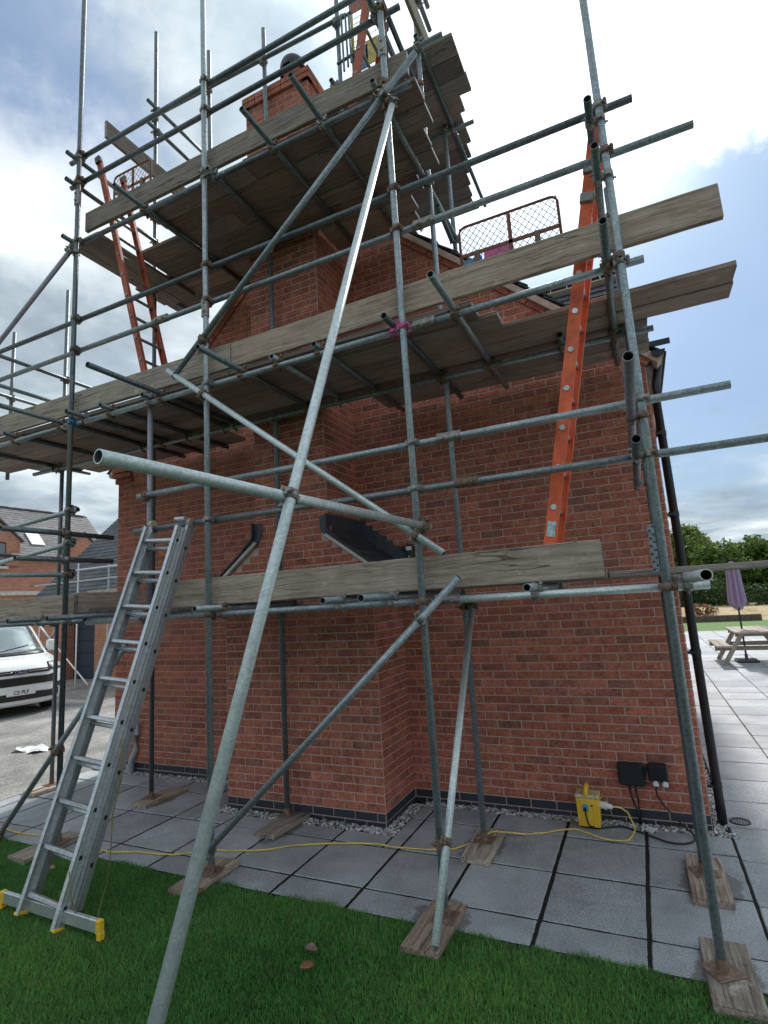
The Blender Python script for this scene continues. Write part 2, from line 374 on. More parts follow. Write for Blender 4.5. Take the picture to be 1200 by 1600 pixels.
# paving slabs ------------------------------------------------------
def slab_mesh(w, d, seed):
    rnd = random.Random(seed); mb = MB(); n = 7; rim = []
    b = .006; 
    def edge(p, q):
        return [(p[0] + (q[0] - p[0]) * k / n + rnd.uniform(-.0022, .0022), p[1] + (q[1] - p[1]) * k / n + rnd.uniform(-.0022, .0022)) for k in range(n)]
    x, y = w / 2, d / 2
    rim = edge((-x, -y), (x, -y)) + edge((x, -y), (x, y)) + edge((x, y), (-x, y)) + edge((-x, y), (-x, -y))
    top = [(a * (1 - b / x), c * (1 - b / y), 0) for a, c in rim]; low = [(a, c, -b) for a, c in rim]; bot = [(a, c, -.035) for a, c in rim]
    N = len(rim); vs = top + low + bot
    fs = [tuple(range(N))] + [(k, N + k, N + (k + 1) % N, (k + 1) % N) for k in range(N)] + [(N + k, 2 * N + k, 2 * N + (k + 1) % N, N + (k + 1) % N) for k in range(N)]
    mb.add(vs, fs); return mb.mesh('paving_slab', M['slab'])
slab_cache = {}
extra_slabs = MB(); n_slab = [0]
def slab(x0, x1, y0, y1, gx, gy, rot=0.0):
    w, d = round(x1 - x0 - gx, 3), round(y1 - y0 - gy, 3)
    if w < .03 or d < .03: return
    c = ((x0 + x1) / 2, (y0 + y1) / 2, random.uniform(-.0025, .0025))
    if n_slab[0] < 295 and (seen((x0, y0, 0)) or seen((x1, y1, 0)) or seen((x0, y1, 0)) or seen((x1, y0, 0))):
        key = (w, d, random.randint(0, 2))
        if key not in slab_cache: slab_cache[key] = slab_mesh(*key)
        o = bpy.data.objects.new('paving_slab', slab_cache[key]); COL.objects.link(o); o.parent = bedo; o.location = c
        o.rotation_euler = (random.uniform(-.002, .002), random.uniform(-.002, .002), random.uniform(-.003, .003)); n_slab[0] += 1
    else: extra_slabs.box((c[0], c[1], c[2] - .018), (w, d, .036), bev=.005)
xs = [-7.15, -6.53, -5.93, -5.32, -4.715, -4.11, -3.51, -2.905, -2.30, -1.695, -1.09, -.485, .12]
ys = [-1.905, -1.635, -1.025, -.42, -.10]
def area_gap(i): return .025 if i in (9, 10, 11, 12) else .022
for i in range(len(xs) - 1):
    for k in range(len(ys) - 1):
        x0, x1, y0, y1 = xs[i], xs[i + 1], ys[k], ys[k + 1]
        if x1 > -4.45 and x0 < -2.44 and y1 > -.80:                   # cut round the chimney breast
            for (a0, a1, b0, b1) in ((x0, min(x1, -4.45), y0, y1), (max(x0, -2.44), x1, y0, y1), (max(x0, -4.45), min(x1, -2.44), y0, min(y1, -.80))):
                if a1 - a0 > .08 and b1 - b0 > .08: slab(a0, a1, b0, b1, .018, .016)
            continue
        if i == 2 and k == 1:                                        # recessed manhole tray cut into small pieces
            slab(x0, x0 + .2, y0, y1, .02, .012); slab(x0 + .2, x1, y0, y1 - .11, .02, .012); slab(x0 + .2, x1, y1 - .11, y1, .02, .012); continue
        slab(x0, x1, y0, y1, area_gap(i), .019)
rx = [.12 + .632 * k for k in range(19)]
for k in range(-4, 32):
    y0 = .13 + .606 * k; y1 = y0 + .606
    if k == -4: y0 = -1.96
    for j in range(len(rx) - 1):
        off = 0
        
        slab(rx[j], rx[j + 1], y0, y1, .010, .010)
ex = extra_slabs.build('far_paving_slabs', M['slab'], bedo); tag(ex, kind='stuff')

# ------------------------------------------------------------------ brick house
house = empty('brick_house', (-3.42, 0, 0), 'red brick gable end house with a tall external chimney behind the scaffold', 'house')
PAL = [((.40, .122, .080), 9), ((.36, .108, .074), 8), ((.44, .142, .092), 5), ((.31, .096, .070), 6), ((.26, .088, .068), 3), ((.19, .088, .072), 1), ((.38, .132, .095), 4)]
PC = [c for c, w in PAL for _ in range(w)]
def brick_tint():
    c = random.choice(PC); k = random.uniform(.86, 1.14); return tuple((x * .60 + m_ * .40) * k for x, m_ in zip(c, (.44, .166, .108)))
BL, BH, CO = .225, .075, .010
def brick_verts(w, h, dep, pr=.005, rnd=random):
    b = .004; j = lambda a: a + rnd.uniform(-.0014, .0014)
    f = [(j(b), j(b), pr), (j(w - b), j(b), pr), (j(w - b), j(h - b), pr), (j(b), j(h - b), pr)]
    m = [(0, 0, pr - .004), (w, 0, pr - .004), (w, h, pr - .004), (0, h, pr - .004)]
    k = [(0, 0, -dep), (w, 0, -dep), (w, h, -dep), (0, h, -dep)]
    return f + m + k
BF = [(0, 1, 2, 3), (0, 4, 5, 1), (1, 5, 6, 2), (2, 6, 7, 3), (3, 7, 4, 0), (4, 8, 9, 5), (5, 9, 10, 6), (6, 10, 11, 7), (7, 11, 8, 4)]
shared_bricks = []
for k in range(36):
    mb = MB(); t = brick_tint(); r = random.Random(k)
    mb.add([(x - (BL - CO) / 2, y - (BH - CO) / 2, z) for x, y, z in brick_verts(BL - CO, BH - CO, .02, .005, r)], BF, 0, False, t)
    shared_bricks.append(mb.mesh('brick', M['brick'], fix=False))
cand = []      # (importance, origin, frame) of full stretchers which may become objects
def lay(mb, O, U, N, L, z0, z1, first_off=0.0, clip=None, pick=True, tintf=brick_tint):
    """stretcher bond on the face through O along U facing N; clip(u,z) keeps a brick when True"""
    O, U, N = Vector(O), Vector(U), Vector(N); V = Vector((0, 0, 1)); nrow = int(round((z1 - z0) / BH))
    for r in range(nrow):
        z = z0 + r * BH
        u = -((r % 2) * .1125) - first_off
        while u < L:
            a, b = max(u, 0) , min(u + BL, L)
            u += BL
            w = b - a - CO
            if w < .03: continue
            if clip and not (clip(a, z) and clip(b, z) and clip(a, z + BH) and clip(b, z + BH)): 
                if not clip((a + b) / 2, z + BH * .5): continue
            c = O + U * (a + CO / 2) + V * (z + CO / 2)
            if pick and abs(w - (BL - CO)) < 1e-4:
                m = O + U * ((a + b) / 2) + V * (z + BH / 2)
                cand.append([(m - CAM_POS).length, m, U, N, mb, c, w]); continue
            put_brick(mb, c, U, N, w, tintf)
def put_brick(mb, c, U, N, w, tintf=brick_tint):
    V = Vector((0, 0, 1))
    mb.add([c + U * x + V * y + N * (zz_ - .0) for x, y, zz_ in brick_verts(w, BH - CO, .02)], BF, 0, False, tintf())
ZD = .115; EAVE = 4.09; TAN = .90; XL = -6.84; RIDGE_X = -3.42
wallmb = MB()
def roofz(x): return EAVE + (min(x, -6.84 - x) * -1) * 0 + (3.42 - abs(x - RIDGE_X)) * TAN
MF = -.005                                      # bricks stand 5 mm proud of the mortar face
lay(wallmb, (XL, 0, 0), (1, 0, 0), (0, -1, 0), -XL, ZD, ZD + 96 * BH, 0, lambda u, z: z < roofz(XL + u) - .02)
lay(wallmb, (0, 0, 0), (0, 1, 0), (1, 0, 0), 8.0, ZD, ZD + 53 * BH, .1125, None, False)
chim = MB()
CX0, CX1, CP = -4.33, -2.56, .68
SX0, SX1 = -3.90, -3.02
SH0 = 2.33
def slope_clip(u, z):
    x = CX0 + u
    return z < 2.235 + max(0, min(x - CX0, CX1 - x)) * .72
lay(chim, (CX0, -CP, 0), (1, 0, 0), (0, -1, 0), CX1 - CX0, ZD, ZD + 36 * BH, 0, lambda u, z: slope_clip(u, z) or SX0 < CX0 + u < SX1)
lay(chim, (CX1, -CP, 0), (0, 1, 0), (1, 0, 0), CP, ZD, ZD + 28 * BH, .1125)
lay(chim, (CX0, 0, 0), (0, -1, 0), (-1, 0, 0), CP, ZD, ZD + 28 * BH, .0)
ZU = ZD + 36 * BH - 0.0
ZT = ZD + 106 * BH
lay(chim, (SX0, -CP, 0), (1, 0, 0), (0, -1, 0), SX1 - SX0, ZU, ZT, 0)
for zlo, dep in ((ZD + 30 * BH, .68), (ZD + 74 * BH, 1.35)):
    pass
lay(chim, (SX1, -CP, 0), (0, 1, 0), (1, 0, 0), 1.35, ZD + 32 * BH, ZT, .1125, lambda u, z: u < .68 or z > 6.3)
lay(chim, (SX0, 1.35 - CP, 0), (0, -1, 0), (-1, 0, 0), 1.35, ZD + 32 * BH, ZT, 0, lambda u, z: u > 1.35 - .68 or z > 6.3)
# the 300 largest-looking full stretchers become objects of their own
cand = [c for c in cand if True]
vis = sorted([c for c in cand if seen(c[1], -10) and c[4] is wallmb and (c[1].x > -2.5)] + [c for c in cand if c[4] is chim and seen(c[1], -10) and c[3].y < -.5 and c[1].z < 2.6 or c[4] is chim and c[3].x > .5 and c[1].z < 2.3], key=lambda c: c[0])[:298]
picked = set(id(c) for c in vis)
rest_wall, rest_chim = wallmb, chim
for c in cand:
    if id(c) not in picked: put_brick(c[4], c[5], c[2], c[3], c[6])
mort = MB()
def gable_poly(y, x0=XL, x1=0.0): return [(x0, y, -.2), (x1, y, -.2), (x1, y, EAVE), (RIDGE_X, y, EAVE + 3.42 * TAN), (x0, y, EAVE)]
mort.prism(gable_poly(.0005), (0, .25, 0)); mort.prism([(-.25, .26, -.2), (-.0005, .26, -.2), (-.0005, .26, EAVE), (-.25, .26, EAVE)], (0, 7.8, 0)); mort.prism([(XL, .26, -.2), (XL + .25, .26, -.2), (XL + .25, .26, EAVE), (XL, .26, EAVE)], (0, 7.8, 0))
mort.prism([(p[0], p[1] + 7.9, p[2]) for p in gable_poly(.165)], (0, .2, 0))
mort.prism([(-.002, .95, 4.0), (-.002, 7.25, 4.0), (-.002, 4.07, 6.98)], (-.25, 0, 0))
wallo = mort.build('wall', M['mortar'], house, (RIDGE_X, 0, 0))
bw = wallmb.build('brickwork', M['brick'], wallo, (RIDGE_X, 0, 1), fix=False); tag(bw, kind='stuff')
cm = MB(); e_ = .0005
cm.prism([(CX0 + e_, -CP + e_, -.2), (CX1 - e_, -CP + e_, -.2), (CX1 - e_, -CP + e_, 2.27), (SX1 - e_, -CP + e_, 2.61), (SX1 - e_, -CP + e_, ZT), (SX0 + e_, -CP + e_, ZT), (SX0 + e_, -CP + e_, 2.61), (CX0 + e_, -CP + e_, 2.27)], (0, CP - .002, 0))
cm.prism([(SX0 + e_, .001, 6.0), (SX1 - e_, .001, 6.0), (SX1 - e_, .001, ZT), (SX0 + e_, .001, ZT)], (0, 1.35 - CP - .001, 0))
chimo = cm.build('chimney', M['mortar'], house, (-3.46, -.3, 0))
cb = chim.build('brickwork', M['brick'], chimo, (-3.46, -.3, 1), fix=False); tag(cb, kind='stuff')
for c in vis:
    o = bpy.data.objects.new('brick', random.choice(shared_bricks)); COL.objects.link(o)
    par = wallo if c[4] is wallmb else chimo
    o.parent = par; o.location = c[1] - wloc(par)
    o.rotation_euler = frame(c[2], Vector((0, 0, 1)), c[3]).to_euler() if c[2].cross(Vector((0, 0, 1))).dot(c[3]) > 0 else (0, 0, 0)
# blue engineering brick plinth
def blue_tint():
    k = random.uniform(.7, 1.25); return (.028 * k, .034 * k, .048 * k)
pl = MB()
for (O, U, N, L, f) in (((XL, 0, 0), (1, 0, 0), (0, -1, 0), CX0 - XL, 0), ((CX1, 0, 0), (1, 0, 0), (0, -1, 0), -CX1, .1), ((CX0, -CP, 0), (1, 0, 0), (0, -1, 0), CX1 - CX0, 0), ((CX1, -CP, 0), (0, 1, 0), (1, 0, 0), CP, .11), ((CX0, 0, 0), (0, -1, 0), (-1, 0, 0), CP, 0), ((0, 0, 0), (0, 1, 0), (1, 0, 0), 8, .11)):
    lay(pl, Vector(O) + Vector(N) * .003, U, N, L, ZD - 2 * BH, ZD, f, None, False, blue_tint)
tag(pl.build('plinth', M['blue_brick'], house, (RIDGE_X, 0, 0), fix=False), kind='stuff')
# oversailing courses at the stack head, flaunching, pot and cowl
hd = MB()
def ring(mb, z, o, h=.065):
    x0, x1, y0, y1 = SX0 - o, SX1 + o, -CP - o, .67 + o
    for (a, b, n) in (((x0, y0), (x1, y0), 5), ((x1, y0), (x1, y1), 7), ((x1, y1), (x0, y1), 5), ((x0, y1), (x0, y0), 7)):
        a, b = Vector((*a, z)), Vector((*b, z)); d = (b - a) / n; u = d.normalized(); nn = Vector((u.y, -u.x, 0))
        for k in range(n):
            c = a + d * (k + .5) - nn * .05
            mb.box(c + Vector((0, 0, h / 2)), (d.length - .008, .1, h), frame(u, -nn, Vector((0, 0, 1))), 0, brick_tint(), .003)
ring(hd, ZT - .15, .035); ring(hd, ZT - .075, .035)
tag(hd.build('corbel_course', M['brick'], chimo, (-3.46, 0, ZT)), kind='stuff')
fl = MB(); fl.add([(SX0 - .03, -CP - .03, ZT), (SX1 + .03, -CP - .03, ZT), (SX1 + .03, .70, ZT), (SX0 - .03, .70, ZT), (-3.62, -.2, ZT + .12), (-3.3, -.2, ZT + .12), (-3.3, .25, ZT + .12), (-3.62, .25, ZT + .12)], [(0, 1, 5, 4), (1, 2, 6, 5), (2, 3, 7, 6), (3, 0, 4, 7), (4, 5, 6, 7)])
fl.build('flaunching', M['mortar'], chimo, (-3.46, 0, ZT))
pot = MB(); pc = Vector((-3.44, -.3, ZT + .02))
prof = [(.135, 0), (.135, .10), (.118, .13), (.112, .42), (.13, .45), (.13, .52), (.10, .52), (.10, .3)]
rows = [[pc + Vector((r * math.cos(a), r * math.sin(a), z)) for a in [2 * math.pi * k / 20 for k in range(21)]] for r, z in prof]
pot.grid(rows); pot.build('chimney_pot', M['terracotta'], chimo, pc)
cw = MB(); prof = [(.165, .50), (.17, .56), (.15, .63), (.10, .69), (.04, .71), (0.001, .715)]
rows = [[pc + Vector((r * math.cos(a), r * math.sin(a), z)) for a in [2 * math.pi * k / 20 for k in range(21)]] for r, z in prof]
cw.grid(rows)
for k in range(4):
    a = k * math.pi / 2 + .4; u = Vector((math.cos(a), math.sin(a), 0)); cw.rod(pc + u * .15 + Vector((0, 0, .15)), pc + u * .165 + Vector((0, 0, .56)), .012, 6)
cw.rod(pc + Vector((0, 0, .2)), pc + Vector((0, 0, .22)), .14, 16)
cw.build('cowl', M['black_plastic'], chimo, pc)

# shoulder weatherings: small tiled slopes, lead aprons, stepped flashing
def shoulder(sgn):
    xi, xo = (SX1, CX1 + .07) if sgn > 0 else (SX0, CX0 - .07)
    A, B = Vector((xi, 0, 2.665)), Vector((xo, 0, 2.285)); u = (B - A).normalized(); L = (B - A).length; n = 6
    nrm = u.cross(Vector((0, 1, 0))); nrm = nrm if nrm.z > 0 else -nrm
    yf = -CP - .06
    b = MB(); b.prism([A - nrm * .035 + Vector((0, yf + .015, 0)), B - nrm * .035 + Vector((0, yf + .015, 0)), B - nrm * .004 + Vector((0, yf + .015, 0)), A - nrm * .004 + Vector((0, yf + .015, 0))], (0, -yf - .02, 0)); b.build('undercloak', M['stone'], chimo, (xi, -.34, 2.66))
    for k in range(n):
        t0, t1 = max(0, L * (k - .35) / n), L * (k + 1) / n + .012
        P0, P1 = A + u * t0 + nrm * .002, A + u * t1 + nrm * .017; ux = (P1 - P0).normalized(); uz = ux.cross(Vector((0, 1, 0))); uz = uz if uz.z > 0 else -uz
        for q in range(3):
            w = (-yf - .004) / 3; y = yf + w * (q + .5); kk = random.uniform(.8, 1.2); b = MB()
            b.box((0, 0, 0), ((P1 - P0).length, w - .004, .014), frame(ux, uz.cross(ux), uz), 0, (.050 * kk, .057 * kk, .070 * kk), .002)
            o = b.build('roof_tile', M['slate'], chimo); o.location = (P0 + P1) / 2 + Vector((0, y, 0)) + uz * .006 - wloc(chimo)
    s_ = sgn; b = MB(); w = .10
    # apron: vertical upstand on the stack side, dressed down on to the tiles, with a cheek returned round the front
    prof = [Vector((xi + s_ * .008, 0, 2.855)), Vector((xi + s_ * .010, 0, 2.72)), Vector((xi + s_ * .022, 0, 2.685))] + [A + u * (.05 + .035 * q) + nrm * (.026 - .001 * q) for q in range(4)]
    b.grid([[p + Vector((0, y, 0)) for y in (yf - .004, -.35, -.006)] for p in prof], smooth=False); o = b.build('lead_apron', M['lead'], chimo, (xi, -.34, 2.75)); o.modifiers.new('t', 'SOLIDIFY').thickness = .006
    b = MB(); yy = -CP - .010
    pts = [(xi + s_ * .012, 2.855), (xi - s_ * .085, 2.845), (xi - s_ * .080, 2.72), (xi - s_ * .02, 2.625), (xi + s_ * .07, 2.585), (xi + s_ * .11, 2.60), (xi + s_ * .03, 2.67)]
    b.prism([(x, yy, z) for x, z in pts], (0, -.006, 0)); b.build('lead_cheek', M['lead'], chimo, (xi, yy, 2.7))
    b = MB(); m = 8; edge = [(xi + s_ * .0, 2.86)]
    for k in range(m): x0, x1, zt = xi + s_ * (.01 + k * .078), xi + s_ * (.01 + (k + 1) * .078), 2.855 - k * .0625; edge += [(x0, zt), (x1, zt - .008)]
    low = [(xi + s_ * (.01 + m * .078), 2.20), (xi, 2.60)]
    b.prism([(x, -.0065, z) for x, z in edge + low], (0, -.005, 0)); b.build('stepped_flashing', M['lead'], chimo, (xi, 0, 2.6))
shoulder(1); shoulder(-1)

# main roof, cross wing roof, eaves
def tile_tint():
    k = random.uniform(.7, 1.2); return (.075 * k, .078 * k, .088 * k)
def tiled_slope(parent, p0, along, up, nA, nU, wA, eU, singles=0, name='roof_tiles', mat='slate', tint=tile_tint):
    """p0 lower corner; along/up unit vectors; nA tiles across, nU courses"""
    along, up = Vector(along).normalized(), Vector(up).normalized(); nrm = along.cross(up); nrm = nrm if nrm.z > 0 else -nrm
    mb = MB(); b = MB()
    P = Vector(p0)
    b.add([P - nrm * .03, P + along * nA * wA - nrm * .03, P + along * nA * wA + up * nU * eU - nrm * .03, P + up * nU * eU - nrm * .03, P - nrm * .09, P + along * nA * wA - nrm * .09, P + along * nA * wA + up * nU * eU - nrm * .09, P + up * nU * eU - nrm * .09], [(0, 1, 2, 3), (4, 5, 6, 7), (0, 1, 5, 4), (1, 2, 6, 5), (2, 3, 7, 6), (3, 0, 4, 7)])
    roof = b.build('roof', M['mortar'], parent, P)
    ux = (up * 1.0 - nrm * .075).normalized(); un = along.cross(ux); un = un if un.z > 0 else -un
    F = frame(along, ux, un)
    for k in range(nU):
        for j in range(nA):
            c = P + along * ((j + .5) * wA) + up * ((k + .62) * eU) + nrm * .004
            if j < singles:
                m2 = MB(); m2.box((0, 0, 0), (wA - .006, eU * 1.3, .016), F, 0, tint(), .003)
                o = m2.build('roof_tile', M[mat], roof); o.location = c + nrm * random.uniform(0, .006) - wloc(roof)
            else: mb.box(c + nrm * random.uniform(0, .004), (wA - .006, eU * 1.3, .016), F, 0, tint())
    if mb.v: tag(mb.build(name, M[mat], roof, P), kind='stuff')
    return roof
cs, sn = 1 / math.hypot(1, TAN), TAN / math.hypot(1, TAN)
tiled_slope(house, (.16, -.06, EAVE - .10), (0, 1, 0), (-cs, 0, sn), 30, 16, .27, .302, 1)
tiled_slope(house, (-7.0, -.06, EAVE - .10), (0, 1, 0), (cs, 0, sn), 30, 16, .27, .302, 1)
tiled_slope(house, (.02, .78, EAVE - .02), (-1, 0, 0), (0, cs, sn), 13, 15, .27, .302, 0)
tiled_slope(house, (-3.5, 7.36, EAVE - .02), (1, 0, 0), (0, -cs, sn), 13, 15, .27, .302, 0)
vb = MB()                                           # verge: mortar pointing and corbelled brick under the tiles
for s_ in (1, -1):
    for k in range(20):
        d = .12 + k * .225; x = RIDGE_X + s_ * (3.47 - d * cs); z = EAVE - .02 + d * sn - .11
        u = Vector((-s_ * cs, 0, sn)); vb.box((x, -.012, z), (.215, .03, .10), frame(u, Vector((0, 1, 0)), u.cross(Vector((0, 1, 0)))), 0, brick_tint(), .003)
tag(vb.build('verge_course', M['brick'], house, (RIDGE_X, 0, 5)), kind='stuff')
kn = MB()
for k in range(3): kn.box((XL + .14 - .008 * k, -.012 - .012 * k, 3.86 + k * .075), (.32, .06 + .02 * k, .066), bev=.004, tint=brick_tint())
kn.build('kneeler', M['brick'], house, (XL, 0, 3.9))
gu = MB()                                           # gutter along the right eaves
rows = []
for y in (-.08, 8.0):
    rows.append([Vector((.115 + .058 * math.cos(a), y, 4.03 + .058 * math.sin(a))) for a in [math.pi + math.pi * k / 10 for k in range(11)]])
gu.grid(rows); gu.add([rows[0][k] for k in range(11)], [tuple(range(11))]); gu.box((.03, 4, 4.02), (.05, 8, .2)); gu.box((.12, -.06, 4.10), (.2, .02, .05))
gu.build('gutter', M['black_pipe'], house, (.1, 4, 4.03))

# ------------------------------------------------------------------ fixings on and beside the wall
dp = empty('downpipe', (.075, .16, 0), 'black plastic rainwater downpipe at the right corner of the house', 'downpipe')
b = MB(); b.path([(.085, .16, .0), (.085, .16, .2), (.06, .16, 3.62), (.075, .16, 3.78), (.115, .16, 3.97)], .036, 14); b.build('pipe', M['black_pipe'], dp, (.075, .16, 0))
for z in (.28, 1.35, 2.55, 3.3):
    b = MB(); b.rod((.083 - z * .007, .16, z), (.083 - z * .007, .16, z + .045), .043, 14); b.box((.03, .16, z + .02), (.07, .1, .022)); b.build('pipe_bracket', M['black_pipe'], dp, (.06, .16, z))
dg = empty('drain_gully', (.22, .22, 0), 'dark square drain gully with round grating below the downpipe', 'drain')
b = MB(); b.box((.19, .21, .001), (.20, .20, .014), bev=.004); b.build('surround', plain('gully_concrete', (.30, .31, .32), .8), dg, (.21, .21, 0))
b = MB()
for k in range(28):
    a, c = 2 * math.pi * k / 28, 2 * math.pi * (k + 1) / 28; b.rod((.215 + .07 * math.cos(a), .22 + .07 * math.sin(a), .009), (.215 + .07 * math.cos(c), .22 + .07 * math.sin(c), .009), .008, 6)
for k in range(-3, 4): h = math.sqrt(.07 ** 2 - (k * .019) ** 2); b.rod((.215 + k * .019, .22 - h, .010), (.215 + k * .019, .22 + h, .010), .004, 6)
b.build('grating', M['black_pipe'], dg, (.24, .22, 0))

def wallbox(name, label, cat, x, z, w, h, d, mat):
    e = empty(name, (x, 0, z), label, cat); b = MB(); b.box((x, -.008 - d / 2, z), (w, d, h), bev=.012); b.build('casing', M[mat], e, (x, 0, z)); return e
e = wallbox('junction_box', 'larger black junction box on the brick wall, cables running down from it', 'junction box', -.55, .405, .205, .175, .075, 'black_plastic')
b = MB(); b.box((-.55, -.088, .405), (.185, .012, .155), bev=.004); b.build('lid', M['black_plastic'], e, (-.55, -.09, .4))
for k, xx in enumerate((-.575, -.53)):
    b = MB(); b.rod((xx, -.045, .32), (xx, -.045, .27), .011, 8); b.path([(xx, -.045, .28), (xx + .01, -.03, .2), (-.535 + k * .012, -.022, .1), (-.53 + k * .012, -.05, 0.01)], .008, 8); b.build('cable', M['black_plastic'], e, (xx, -.03, .2))
e = wallbox('outdoor_socket', 'smaller black outdoor socket box with two white plugs under it', 'socket', -.345, .43, .148, .135, .08, 'black_plastic')
b = MB(); b.box((-.345, -.095, .435), (.14, .02, .125), Matrix.Rotation(R(4), 3, 'X'), bev=.008); b.build('cover', M['black_plastic'], e, (-.345, -.09, .43))
b = MB(); b.rod((-.445, -.03, .43), (-.42, -.03, .43), .014, 8); b.build('conduit', M['black_plastic'], e, (-.44, -.03, .43))
for xx in (-.37, -.30):
    b = MB(); b.box((xx, -.075, .345), (.044, .04, .035), bev=.008); b.box((xx, -.075, .372), (.026, .035, .03), bev=.005); b.build('plug', M['white_plastic'], e, (xx, -.07, .35))
def cable(name, label, pts, r, mat, sub=6, jig=.0):
    P = [Vector(p) for p in pts]; q = []
    for i in range(len(P) - 1):
        p0, p1, p2, p3 = P[max(i - 1, 0)], P[i], P[i + 1], P[min(i + 2, len(P) - 1)]
        for k in range(sub):
            t = k / sub; q.append(.5 * ((2 * p1) + (-p0 + p2) * t + (2 * p0 - 5 * p1 + 4 * p2 - p3) * t * t + (-p0 + 3 * p1 - 3 * p2 + p3) * t ** 3))
    q.append(P[-1]); q = [v + Vector((random.uniform(-jig, jig), random.uniform(-jig, jig), 0)) for v in q]
    b = MB(); b.path(q, r, 8); return tag(b.build(name, mat, None, P[0]), label, 'cable')
cable('power_cable', 'black cable from the yellow transformer across the paving to the wall socket', [(-.93, -.225, .155), (-.925, -.245, .1), (-.90, -.245, .03), (-.80, -.20, .012), (-.66, -.14, .012), (-.5, -.23, .012), (-.33, -.34, .012), (-.2, -.32, .012), (-.14, -.20, .012), (-.22, -.09, .06), (-.31, -.05, .15), (-.37, -.06, .25), (-.37, -.075, .335)], .007, M['black_plastic'])
cable('extension_cable', 'long yellow extension cable trailing over the grey paving slabs', [(-.73, -.165, .165), (-.66, -.15, .16), (-.60, -.12, .10), (-.57, -.18, .02), (-.60, -.36, .011), (-.70, -.42, .011), (-.81, -.40, .011), (-.93, -.33, .011), (-1.06, -.30, .011), (-1.34, -.48, .011), (-1.56, -.60, .05), (-1.63, -.64, .052), (-1.70, -.76, .048), (-1.84, -.89, .011), (-2.0, -.97, .011), (-2.28, -1.02, .011), (-2.6, -1.03, .011), (-3.1, -1.21, .011), (-3.3, -1.35, .011), (-3.51, -1.45, .011), (-3.8, -1.53, .011), (-4.05, -1.68, .011), (-4.4, -1.74, .011), (-4.71, -1.81, .011), (-5.05, -1.74, .035), (-5.25, -1.70, .035), (-5.45, -1.77, .011), (-5.65, -1.76, .011), (-5.96, -1.79, .011), (-6.4, -1.74, .011), (-7.3, -1.8, .0)], .0065, M['yellow_cable'], 6, .006)

tr = empty('transformer', (-.905, -.16, 0), 'yellow site transformer with carry handle standing by the wall', 'transformer')
b = MB(); pv = [(-1.0, -.235), (-.815, -.235), (-.815, -.09), (-1.0, -.09)]
cx, cy = -.9075, -.1625
lo = [(cx + (x - cx) * .92, cy + (y - cy) * .94, .015) for x, y in pv]; hi = [(x, y, .235) for x, y in pv]
b.add(lo + hi, [(0, 1, 2, 3), (4, 5, 6, 7), (0, 1, 5, 4), (1, 2, 6, 5), (2, 3, 7, 6), (3, 0, 4, 7)])
ob = b.build('body', M['yellow'], tr, (cx, cy, .1)); bv = ob.modifiers.new('b', 'BEVEL'); bv.width = .009; bv.segments = 2
b = MB(); b.box((cx, cy, .02), (.165, .13, .03), bev=.006); b.build('foot', M['black_plastic'], tr, (cx, cy, 0))
b = MB(); b.box((cx, cy, .25), (.195, .155, .032), bev=.010); b.build('lid', plain('dusty_yellow_lid', (.52, .43, .27), .8, 0, .35, 30), tr, (cx, cy, .25))
b = MB(); b.path([(cx - .005, -.235, .25), (cx - .005, -.225, .30), (cx - .005, -.18, .318), (cx - .005, -.13, .318), (cx - .005, -.095, .30), (cx - .005, -.09, .25)], .016, 8); b.build('handle', M['yellow'], tr, (cx, cy, .3))
b = MB()
for xx in (-.985, -.955, -.86, -.83): b.box((xx, -.236, .11), (.012, .012, .18), bev=.003)
b.build('rib', M['yellow'], tr, (cx, -.236, .1))
b = MB(); b.box((-.93, -.238, .165), (.05, .006, .05)); b.build('sticker', plain('blue_sticker', (.05, .30, .55), .5), tr, (-.93, -.238, .165))
b = MB(); b.rod((-.93, -.235, .16), (-.93, -.262, .155), .012, 10); b.rod((-.875, -.232, .185), (-.875, -.242, .185), .007, 8); b.build('gland', M['black_plastic'], tr, (-.93, -.24, .16))
b = MB(); b.rod((-.82, -.16, .175), (-.775, -.162, .172), .028, 14); b.rod((-.775, -.162, .172), (-.765, -.163, .171), .034, 14); b.rod((-.765, -.163, .171), (-.72, -.165, .166), .024, 14, r2=.016); b.build('plug', M['white_plastic'], tr, (-.77, -.16, .17))
b = MB(); b.box((-.80, -.155, .235), (.03, .05, .006), Matrix.Rotation(R(-55), 3, 'Y')); b.build('socket_flap', M['yellow'], tr, (-.8, -.16, .23))

cl = empty('security_camera', (-2.42, 0, 2.5), 'small black and white security camera on the wall by the flashing', 'camera')
b = MB(); b.box((-2.45, -.03, 2.50), (.13, .06, .05), bev=.01); b.build('arm', M['black_plastic'], cl, (-2.45, -.03, 2.5))
b = MB(); b.box((-2.40, -.085, 2.45), (.075, .06, .16), bev=.015); b.rod((-2.40, -.11, 2.40), (-2.40, -.12, 2.40), .012, 10); b.build('body', M['black_plastic'], cl, (-2.4, -.08, 2.45))
b = MB(); b.box((-2.40, -.118, 2.485), (.062, .01, .04), bev=.004); b.rod((-2.40, -.12, 2.40), (-2.40, -.1235, 2.40), .008, 10); b.build('lamp', M['white_plastic'], cl, (-2.4, -.11, 2.48))
du = empty('meter_duct', (-6.42, -.06, 0), 'pale grey plastic cable duct rising up the left end of the wall', 'duct')
b = MB(); b.box((-6.40, -.03, .52), (.10, .05, .14), bev=.008); b.build('cap', M['grey_plastic'], du, (-6.4, -.03, .5))
b = MB(); b.path([(-6.40, -.035, .46), (-6.40, -.035, .28), (-6.45, -.06, .16), (-6.46, -.07, .0)], .034, 12); b.build('pipe', M['grey_plastic'], du, (-6.4, -.03, .2))
